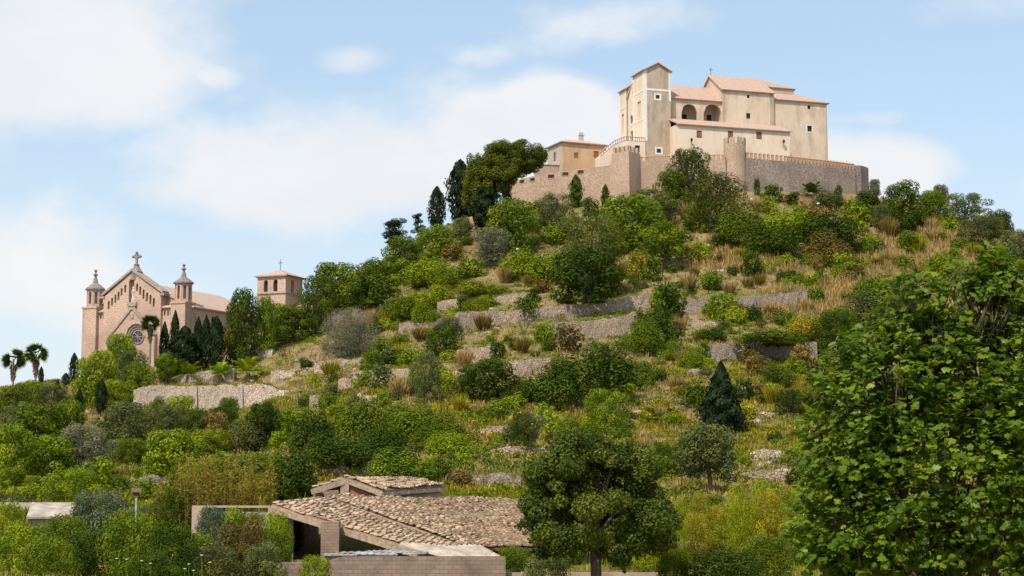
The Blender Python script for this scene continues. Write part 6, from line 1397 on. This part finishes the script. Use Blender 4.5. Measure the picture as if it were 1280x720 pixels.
# ---------------------------------------------------------------- grass, undergrowth, loose stones: uncounted cover
def ground_pts(n, seed, dmin=100, dmax=412, amin=-.36, amax=.36):
    g = np.random.default_rng(seed); d = np.sqrt(g.uniform(dmin ** 2, dmax ** 2, n)); a = g.uniform(amin, amax, n); x = a * d
    iu = np.clip(np.searchsorted(UG, 640 + F * a) - 1, 0, len(UG) - 2); jd = np.clip(np.searchsorted(DG, d) - 1, 0, len(DG) - 2)
    fa = (640 + F * a - UG[iu]) / (UG[iu + 1] - UG[iu]); fb = (d - DG[jd]) / (DG[jd + 1] - DG[jd])
    z = (ZT[iu, jd] * (1 - fa) + ZT[iu + 1, jd] * fa) * (1 - fb) + (ZT[iu, jd + 1] * (1 - fa) + ZT[iu + 1, jd + 1] * fa) * fb
    dz = np.abs(ZT[iu, jd + 1] - ZT[iu, jd])
    inbarn = (d < 120) & (d > 88.5) & (x > -16) & (x < 3.2)
    ok = (~inbarn) & (dz < .9) & ~((d > 388) & (a > -.015) & (a < .215)) & ~((d > 322) & (a > -.27) & (a < -.14))
    return np.stack([x, d, z], -1)[ok], g
def blades(P, g, hgt, wid, per, lean=.5):
    n = len(P) * per; B = np.repeat(P, per, 0) + np.concatenate([g.normal(0, .28, (n, 2)), np.full((n, 1), -.05)], 1); h = np.repeat(hgt, per) * g.uniform(.55, 1.1, n); ph = g.uniform(0, 2 * PI, n); tl = g.uniform(0, lean, n)
    D = np.stack([np.cos(ph) * tl, np.sin(ph) * tl, np.ones(n)], -1); sd = np.stack([-np.sin(ph), np.cos(ph), 0 * ph], -1) * wid; Mi = B + D * (h * .55)[:, None]; Tp = B + D * h[:, None] + np.stack([np.cos(ph) * tl * h * .3, np.sin(ph) * tl * h * .3, -tl * h * .2], -1)
    V = np.stack([B - sd, Mi - sd, Tp, Mi + sd], 1).reshape(-1, 3); s_ = np.repeat(g.normal(1, .2, len(P)).clip(.5, 1.6), per * 4) * np.repeat(g.normal(1, .12, n).clip(.6, 1.4), 4); return V, s_
def field(P, seed, sc): return vnoise(P[:, 0] * sc, P[:, 1] * sc, seed)
def stuff(name, V, s_, col, lab, cat):
    o = link(name, mesh_cards(name, V, s_)); setmat(o, M['leaf_' + col]); tag(o, lab, cat, kind='stuff'); return o
P, g2 = ground_pts(52000, 31); f_ = field(P, 4, .11) + .6 * field(P, 5, .35); low = np.clip((260 - P[:, 1]) / 90, 0, 1)
dry = P[(f_ > .05 - .12 * (1 - low))]; yel = P[(f_ <= .12) & (f_ > -.32) & (low + g2.uniform(-.3, .3, len(P)) > .3)]; grn = P[f_ < -.02]
V, s_ = blades(dry, g2, g2.uniform(.45, 1.05, len(dry)), .05, 6); stuff('dry_grass', V, s_, 'straw', 'tall dry straw-coloured grass over the slope', 'grass')
V, s_ = blades(yel, g2, g2.uniform(.4, .9, len(yel)), .055, 7); yel = np.concatenate([yel, yel + np.stack([g2.normal(0, .8, len(yel)), g2.normal(0, .8, len(yel)), np.zeros(len(yel))], -1), yel + np.stack([g2.normal(0, .6, len(yel)), g2.normal(0, .6, len(yel)), np.zeros(len(yel))], -1)]); V, s_ = blades(yel, g2, g2.uniform(.4, .95, len(yel)), .06, 7); stuff('meadow_grass', V, s_, 'yellow', 'yellow-green meadow grass on the lower terraces', 'grass')
V, s_ = blades(grn, g2, g2.uniform(.3, .75, len(grn)), .06, 6); stuff('green_grass', V, s_, 'lime', 'short green grass and weeds on the terraces', 'grass')
# straw plumes on the upper right slope
P, g3 = ground_pts(9000, 33, 290, 392, .10, .30); f_ = field(P, 8, .12) + .25 * np.clip((P[:, 0] / P[:, 1] - .19) / .03, 0, 1); P = P[f_ > .0]; V, s_ = blades(P, g3, g3.uniform(1.1, 2.3, len(P)), .06, 8, .45); stuff('plume_grass', V, s_, 'straw', 'tall plumed straw grass on the upper slope', 'grass')
# low undergrowth
def under(n, seed, col, name, lab, thr, sgn, size, dmin=105, dmax=405, per=40, leaf=.30, amin=-.36):
    P, g = ground_pts(n, seed, dmin, dmax, amin); f_ = field(P, seed, .09) + .5 * field(P, seed + 1, .3); P = P[f_ * sgn > thr]; R_ = g.uniform(size[0], size[1], len(P)); Rd = np.stack([R_, R_, R_ * .6], -1); C = P + np.array([0, 0, .1])
    idx = np.repeat(np.arange(len(C)), per); d = norm(g.normal(size=(len(idx), 3))); d[:, 2] = np.abs(d[:, 2]); q = C[idx] + d * Rd[idx] * g.uniform(.6, 1.05, len(idx))[:, None]; N = norm(d + g.normal(size=d.shape) * .45)
    V, s_ = cards(g, q, N, leaf, leaf * .7, None, g.normal(1, .16, len(C)).clip(.6, 1.5)[idx] * g.normal(1, .12, len(idx)).clip(.6, 1.4)); stuff(name, V, s_, col, lab, 'undergrowth')
under(4800, 41, 'mid', 'undergrowth', 'low green undergrowth between the shrubs', -.02, 1, (.45, 1.5))
under(3600, 43, 'dark', 'undergrowth', 'dark low scrub on the slope', .06, -1, (.45, 1.3))
under(3600, 47, 'lime', 'undergrowth', 'bright green low weeds on the slope', .0, 1, (.3, 1.1), leaf=.24)
under(3000, 57, 'yellow', 'undergrowth', 'yellowish weeds of the lower meadow terraces', -.05, 1, (.3, .9), 125, 250, 40, .24, -.05)
under(2200, 51, 'mid', 'undergrowth', 'leafy weeds under the orchard trees', -.3, 1, (.6, 1.5), 100, 330, 50, .26, -.36)
# loose stones
P, g4 = ground_pts(9000, 61, 105, 405); f_ = field(P, 9, .14) + .5 * field(P, 10, .5); P = P[f_ > .22]; mb = MB()
ico = bmesh.new(); bmesh.ops.create_icosphere(ico, subdivisions=1, radius=1); iv = np.array([v.co[:] for v in ico.verts]); if_ = np.array([[v.index for v in f.verts] for f in ico.faces]); ico.free()
n = len(P); sz = g4.gamma(2.0, .13, n).clip(.1, .8); V = iv[None] * (1 + g4.normal(0, .18, (n, len(iv), 1))) * sz[:, None, None] * np.array([1.25, 1, .65]); a = g4.uniform(0, 6.28, n); ca, sa_ = np.cos(a)[:, None], np.sin(a)[:, None]
V = np.stack([V[..., 0] * ca - V[..., 1] * sa_, V[..., 0] * sa_ + V[..., 1] * ca, V[..., 2]], -1) + P[:, None, :]; Fc = (if_[None] + (np.arange(n) * len(iv))[:, None, None]).reshape(-1, 3)
o = link('stones', mesh_np('stones', V.reshape(-1, 3), Fc.ravel(), np.arange(0, Fc.size, 3), np.full(len(Fc), 3), M['rock'])); tag(o, 'loose pale limestone rubble over the slope', 'stones', kind='stuff')
# ---------------------------------------------------------------- fig tree close to the camera
g_ = np.random.default_rng(77); DF = 30.0; kf = DF / F
fb = px(1195, 800, DF); fb.z = height(fb.x, fb.y); fig = empty('fig_tree', fb, 'huge leafy fig tree with big lobed leaves filling the lower corner', 'tree')
ELL = [(1190, 600, 195, 165), (1105, 490, 85, 80), (1062, 560, 62, 100), (1050, 655, 58, 75), (1235, 480, 100, 85), (1215, 372, 62, 42), (1268, 362, 40, 45), (1140, 372, 34, 26), (1165, 425, 62, 38), (1300, 440, 70, 90), (1330, 600, 150, 180), (1120, 660, 100, 80), (1085, 430, 38, 30), (1235, 340, 28, 24)]
TIP = []; OUT = []
for (u, v, ru, rv) in ELL:
    n = int(ru * rv / 48) + 18; d = norm(g_.normal(size=(n, 3))); r = (g_.uniform(.62, 1.04, n) if min(ru, rv) < 100 else g_.uniform(.12, 1.08, n) ** .5)[:, None]; c = np.array(px(u, v, DF)) - np.array(fb); c[1] += g_.uniform(-.2, .2)
    TIP.append(c + d * r * np.array([ru * kf, min(ru, 150) * kf * .95, rv * kf])); OUT.append(d)
TIP = np.concatenate(TIP); OUT = np.concatenate(OUT); keep = TIP[:, 2] > .25; TIP = TIP[keep]; OUT = OUT[keep]
half = np.array([(0, 0), (.02, .10), (.16, .30), (.30, .46), (.42, .27), (.58, .30), (.74, .34), (.76, .16), (1, 0)]); outl = np.concatenate([half, half[1:-1][::-1] * [1, -1]]); no = len(outl); LV = np.concatenate([[(.36, 0)], outl])
per = 12; nl = len(TIP) * per; ti = np.repeat(np.arange(len(TIP)), per); ph = g_.uniform(0, 2 * PI, nl)
rad = np.stack([np.cos(ph), np.sin(ph), g_.uniform(-.35, .5, nl)], -1); ax = norm(rad + OUT[ti] * .55 + np.array([0, 0, -.18])); base = TIP[ti] + ax * g_.uniform(.04, .14, nl)[:, None] + g_.normal(0, .05, (nl, 3))
N = norm(np.array([0, 0, .75]) + OUT[ti] * .5 + g_.normal(size=(nl, 3)) * .45); N = norm(N - (N * ax).sum(-1, keepdims=True) * ax); B = np.cross(N, ax); Ls = g_.uniform(.062, .19, nl)
fold = g_.uniform(.1, .5, nl)[:, None]; x = LV[None, :, 0]; y = LV[None, :, 1] * 1.05; zz = -np.abs(y) * fold + .12 * x - .38 * x * x * g_.uniform(.3, 1.3, nl)[:, None]
V = base[:, None] + Ls[:, None, None] * (x[..., None] * ax[:, None] + y[..., None] * B[:, None] + zz[..., None] * N[:, None]); m = no + 1
tri = np.array([(0, 1 + k, 1 + (k + 1) % no) for k in range(no)]); Fc = (tri[None] + (np.arange(nl) * m)[:, None, None]).reshape(-1, 3)
sh = (g_.normal(1, .16, len(TIP)).clip(.6, 1.5)[ti] * g_.normal(1, .13, nl).clip(.6, 1.5)).repeat(m)
LEAFFIG = leafmat('fig_leaves', (.095, .155, .008), .02, .38, .42, (.15, .205, .012), .3); link('crown', mesh_np('crown', V.reshape(-1, 3), Fc.ravel(), np.arange(0, Fc.size, 3), np.full(len(Fc), 3), LEAFFIG, sh), fig)
tr = MB(); rr_ = random.Random(9); root = Vector((0, .1, -.3))
for (u, v, ru, rv) in ELL:
    c = px(u, v, DF) - fb; m0 = root.lerp(c, .45) + Vector((rr_.uniform(-.2, .2), rr_.uniform(-.3, .3), .1)); c2 = c + Vector((0, 0, rv * kf * .5)); tr.tube([root + Vector((rr_.uniform(-.15, .15), rr_.uniform(-.15, .15), 0)), m0, c, c2], [.11, .075, .04, .018], 7)
    cc = np.array(c); dd = np.linalg.norm(TIP - cc, axis=1)
    for i in np.argsort(dd)[::5][:26]:
        q = Vector(TIP[i]); s0 = m0.lerp(c, rr_.uniform(.4, 1)); mid = s0.lerp(q, .55) + Vector((rr_.uniform(-.08, .08), rr_.uniform(-.08, .08), -.06)); tr.tube([s0, mid, q], [.026, .017, .008], 5)
tr.build('trunk', M['bark'], fig, smooth=True)

# ---------------------------------------------------------------- dense tree in front of the barn
g_ = np.random.default_rng(78); DM = 82.0; km = DM / F; tb2 = px(747, 700, DM); tb2.z = height(tb2.x, tb2.y); dt = empty('round_tree', tb2, 'dense dark green tree with single trunk standing in front of the barn roof', 'tree')
C = []; Rd = []
for (u, v, ru, rv) in ((700, 598, 46, 40), (748, 575, 46, 34), (793, 600, 42, 44), (695, 655, 40, 38), (775, 648, 55, 45), (738, 630, 62, 50), (672, 632, 24, 30), (812, 655, 24, 34), (722, 570, 30, 22), (770, 565, 26, 20), (800, 570, 16, 18), (690, 680, 34, 22), (788, 684, 40, 20), (735, 672, 40, 18), (672, 600, 22, 26), (815, 622, 18, 26), (835, 668, 12, 22), (662, 640, 12, 20), (735, 552, 20, 10), (708, 556, 12, 10), (785, 556, 12, 10), (828, 640, 10, 14), (668, 668, 18, 20)):
    for _ in range(9):
        q = px(742 + (u - 742) * .87, 620 + (v - 620) * .9, DM) - tb2; d = norm(g_.normal(size=3)); r = g_.uniform(.5, .95); C.append((q.x + d[0] * ru * km * r, d[1] * ru * km * 1.3 * r - .5, q.z + d[2] * rv * km * r)); s_ = g_.uniform(.3, .95); Rd.append((s_, s_, s_ * .8))
V, s_ = clumps(g_, C, Rd, 430, .17, .10, up=.35, rnd=.7, cs=.2, floor=.5, fill=.15)
q_ = np.array(C); C2 = q_[g_.integers(0, len(C), 110)]; ctr = q_.mean(0); C2 = C2 + norm(C2 - ctr) * g_.uniform(.2, .75, (110, 1)); V2, s2 = clumps(g_, C2, np.full((110, 3), .22) * g_.uniform(.6, 1.4, (110, 1)), 40, .17, .10, rnd=.7, fill=.1, floor=.5); V = np.concatenate([V, V2]); s_ = np.concatenate([s_, s2])
LEAFM = leafmat('dense_tree_leaves', (.075, .098, .012), .02, .3, .6, (.125, .145, .02), .12); me = mesh_cards('crown', V, s_); c = link('crown', me, dt); setmat(c, LEAFM)
tr = MB(); f0 = px(744, 672, DM) - tb2; tr.tube([(0, 0, -.3), (f0.x * .6, 0, f0.z * .5), f0], [.34, .27, .26], 9)
for (u, v, y) in ((700, 600, .3), (748, 580, -.4), (793, 605, .4), (690, 650, -.5), (775, 640, .8), (720, 575, 1.0), (768, 570, -1), (812, 650, 0), (672, 635, .5), (740, 610, 1.5)):
    q = px(u, v, DM) - tb2; m_ = f0.lerp(q, .5) + Vector((rr_.uniform(-.2, .2), y * .4, rr_.uniform(-.2, .2))); tr.tube([f0 - Vector((0, 0, .1)), m_, q + Vector((0, y, 0))], [.17, .10, .03], 6)
    for j in range(5): b = m_.lerp(q, rr_.uniform(.1, 1)); tr.tube([b, b + Vector((rr_.uniform(-.6, .6), rr_.uniform(-.6, .6), rr_.uniform(-.2, .6)))], [.04, .012], 4)
tr.build('trunk', M['bark'], dt, smooth=True)

# ---------------------------------------------------------------- giant reeds behind the ruined wall
LEAFR = leafmat('reed_leaves', (.27, .205, .018), .2, .35, .6, (.33, .24, .03)); RS = simple('reed_canes', (.20, .135, .05), .8)
def reeds(u, vt, vb, wpx, d, label):
    p = px(u, vb, d); p.z = height(p.x, p.y); H_ = px(u, vt, d).z - p.z; w_ = wpx / F * d; o = empty('reed_clump', p, label, 'reeds', 'reed clumps behind the ruined wall'); g = np.random.default_rng(int(u * 7 + vt)); mb = MB(); V = []; S_ = []
    for k in range(34):
        x, y = g.uniform(-.5, .5) * w_, g.uniform(-.5, .5) * w_ * .8; h = H_ * g.uniform(.62, 1.02); lx, ly = g.normal(0, .06, 2) * h; mb.tube([(x, y, -.1), (x + lx * .4, y + ly * .4, h * .5), (x + lx, y + ly, h)], [.022, .018, .006], 4)
        for j in range(34):
            t = g.uniform(.25, 1.0); q = np.array([x + lx * t, y + ly * t, h * t]); a = g.uniform(0, 2 * PI); D = np.array([math.cos(a), math.sin(a), g.uniform(.1, .9)]); D = D / np.linalg.norm(D); L = g.uniform(.3, .65); sd = norm(np.cross(D, [0, 0, 1.])) * .05; tip = q + D * L + np.array([0, 0, -.28 * L]); V += [q, q + D * L * .5 + sd, tip, q + D * L * .5 - sd]; S_ += [g.uniform(.6, 1.4)] * 4
    mb.build('canes', RS, o); c = link('leaves', mesh_cards('leaves', np.array(V), np.array(S_)), o); setmat(c, LEAFR)
for (u, vt, vb, w_, d, lab) in ((215, 590, 668, 44, 106, 'yellow reed clump beside the rubble wall and garden lamp'), (240, 566, 664, 46, 109, 'tall yellow reed clump rising over the flat beam'), (268, 560, 660, 46, 111, 'tallest reed clump, bronze-yellow, behind the ruined wall'), (296, 566, 660, 44, 110, 'bronze reed clump between ruined wall and dark pine bush'), (320, 574, 655, 38, 107, 'reed clump touching the corner of the tiled lean-to roof'), (252, 600, 672, 50, 104, 'short yellow-green reed clump just behind the flat beam'), (288, 602, 672, 48, 104.5, 'short bronze reed clump close behind the flat beam')): reeds(u, vt, vb, w_, d, lab)

# ---------------------------------------------------------------- lamps
def lamp(u, vt, vb, label, d=None, head='white', kind=0):
    p = G(u, vb) if d is None else px(u, vb, d); 
    if d is not None: p.z = height(p.x, p.y)
    h = px(u, vt, p.y).z - p.z; o = empty('lamp_post', p, label, 'lamp', 'lamp posts on the hillside'); mb = MB(); mb.tube([(0, 0, -.3), (0, 0, h - .25)], [.09, .07], 6); mb.build('pole', M['steel' if kind else 'greyplaster'], o)
    mb = MB()
    if kind == 0: mb.lathe([(.12, h - .3), (.34, h - .18), (.36, h), (.15, h + .12)], 0, 0, 8); mb.box(-.1, .1, -.5, .1, h - .12, h - .02)
    else: mb.hexa([(-.3, -.25, h - .12), (.3, -.25, h - .12), (.3, .2, h + .06), (-.3, .2, h + .06), (-.3, -.25, h - .06), (.3, -.25, h - .06), (.3, .2, h + .12), (-.3, .2, h + .12)]); mb.box(-.15, .15, -.1, .15, h - .4, h - .06)
    mb.build('lamp_head', M[head], o); return o
lamp(518, 322, 344, 'white-headed lamp post on the shoulder below the lone cypress'); lamp(647, 311, 328, 'white-headed lamp post on the slope below the fortress corner'); lamp(885, 306, 328, 'slim white-headed lamp post below the broad rounded pine'); lamp(1023, 254, 266, 'round white floodlight near the curving wall'); lamp(958, 258, 268, 'small white floodlight above the wide thicket'); lamp(751, 301, 318, 'white floodlight showing in front of the largest pine')
lamp(170, 613, 648, 'tall garden lamp with tilted grey panel in the orchard', d=104, head='darkwood', kind=1)
p = G(582, 338); mb = MB(); h = px(582, 319, p.y).z - p.z; mb.tube([(0, 0, -.2), (0, 0, h)], .12, 6); mb.box(-.25, .25, -.1, .1, h - .15, h); o = mb.build('post', M['barkgrey']); o.location = p; tag(o, 'bare grey post standing among the bright shoulder shrubs', 'post')
# small stone ruin and pale trunk stub under the evergreens
p = G(588, 293); mb = MB(); s_ = p.y / F; mb.hexa([(-8 * s_, 0, -1), (9 * s_, 0, -1), (9 * s_, 2, -1), (-8 * s_, 2, -1), (-6 * s_, .2, 21 * s_), (2 * s_, .2, 23 * s_), (5 * s_, 1.8, 15 * s_), (-6 * s_, 1.8, 20 * s_)]); o = mb.build('ruined_pier', M['fort']); o.location = p; tag(o, 'small stone ruin standing below the dark evergreens', 'ruin')
# gull
bp = px(940, 249, 250); o = empty('gull', bp, 'white bird gliding in front of the trees below the round turret', 'bird', None, .4); mb = MB(); bod = []
for t, r_ in ((-.26, .02), (-.2, .05), (-.05, .085), (.1, .08), (.2, .05), (.25, .055), (.3, .04), (.36, .008)): bod.append((t, r_))
mb.tube([(t, 0, 0) for t, r_ in bod], [r_ for t, r_ in bod], 8); mb.build('body', M['bird'], o, smooth=True)
for sgn in (-1, 1):
    mb = MB(); mb.prism([(.1, 0, .03), (.14, sgn * .3, .16), (.04, sgn * .62, .12), (-.03, sgn * .62, .11), (-.04, sgn * .3, .14), (-.1, 0, .03)], (0, 0, .015)); mb.build('wing', M['bird'], o)
# wild carrot flowers in the nearest grass
CAR = simple('white_umbels', (.75, .74, .68), .8, var=.1); FL = []
for (u, v) in ((177, 702), (188, 705), (231, 712), (236, 706), (158, 700), (242, 714), (262, 704), (146, 699), (252, 695), (270, 708), (183, 697), (24, 699))[:9]:
    d = 43 + random.uniform(-2, 4); p = px(u, v, d); z = height(p.x, p.y); h = max(.3, p.z - z); s_ = MB(); s_.tube([(0, 0, 0), (.02, 0, h * .6), (0, 0, h)], .012, 4)
    for k in range(6): a = 2 * PI * k / 6; s_.tube([(0, 0, h - .06), (math.cos(a) * .05, math.sin(a) * .05, h + .03)], .006, 3)
    o = empty('wild_carrot', (p.x, p.y, z), 'white flat-topped wild carrot flower in the foremost grass', 'flower', 'wild carrot flowers at the lower edge'); s_.build('stem', M['leaf_mid'], o)
    f = MB(); f.lathe([(.01, h), (.034, h + .01), (.045, h + .02), (.025, h + .03)], 0, 0, 9); f.build('flower_head', CAR, o)
# grass of the near field
P, g5 = ground_pts(16000, 71, 30, 92, -.40, .10); f_ = field(P, 4, .3); V, s_ = blades(P[f_ > -.05], g5, g5.uniform(.15, .45, (f_ > -.05).sum()), .012, 9); stuff('near_dry_grass', V, s_, 'straw', 'dry grass of the near field', 'grass')
V, s_ = blades(P[f_ < -.05], g5, g5.uniform(.12, .3, (f_ < -.05).sum()), .014, 9); stuff('near_green_grass', V, s_, 'lime', 'green grass of the near field', 'grass')
P, g5 = ground_pts(9000, 73, 92, 132, -.38, .30); V, s_ = blades(P, g5, g5.uniform(.3, .8, len(P)), .02, 8); stuff('farm_grass', V, s_, 'lime', 'rank green weeds around the ruined farm', 'grass')
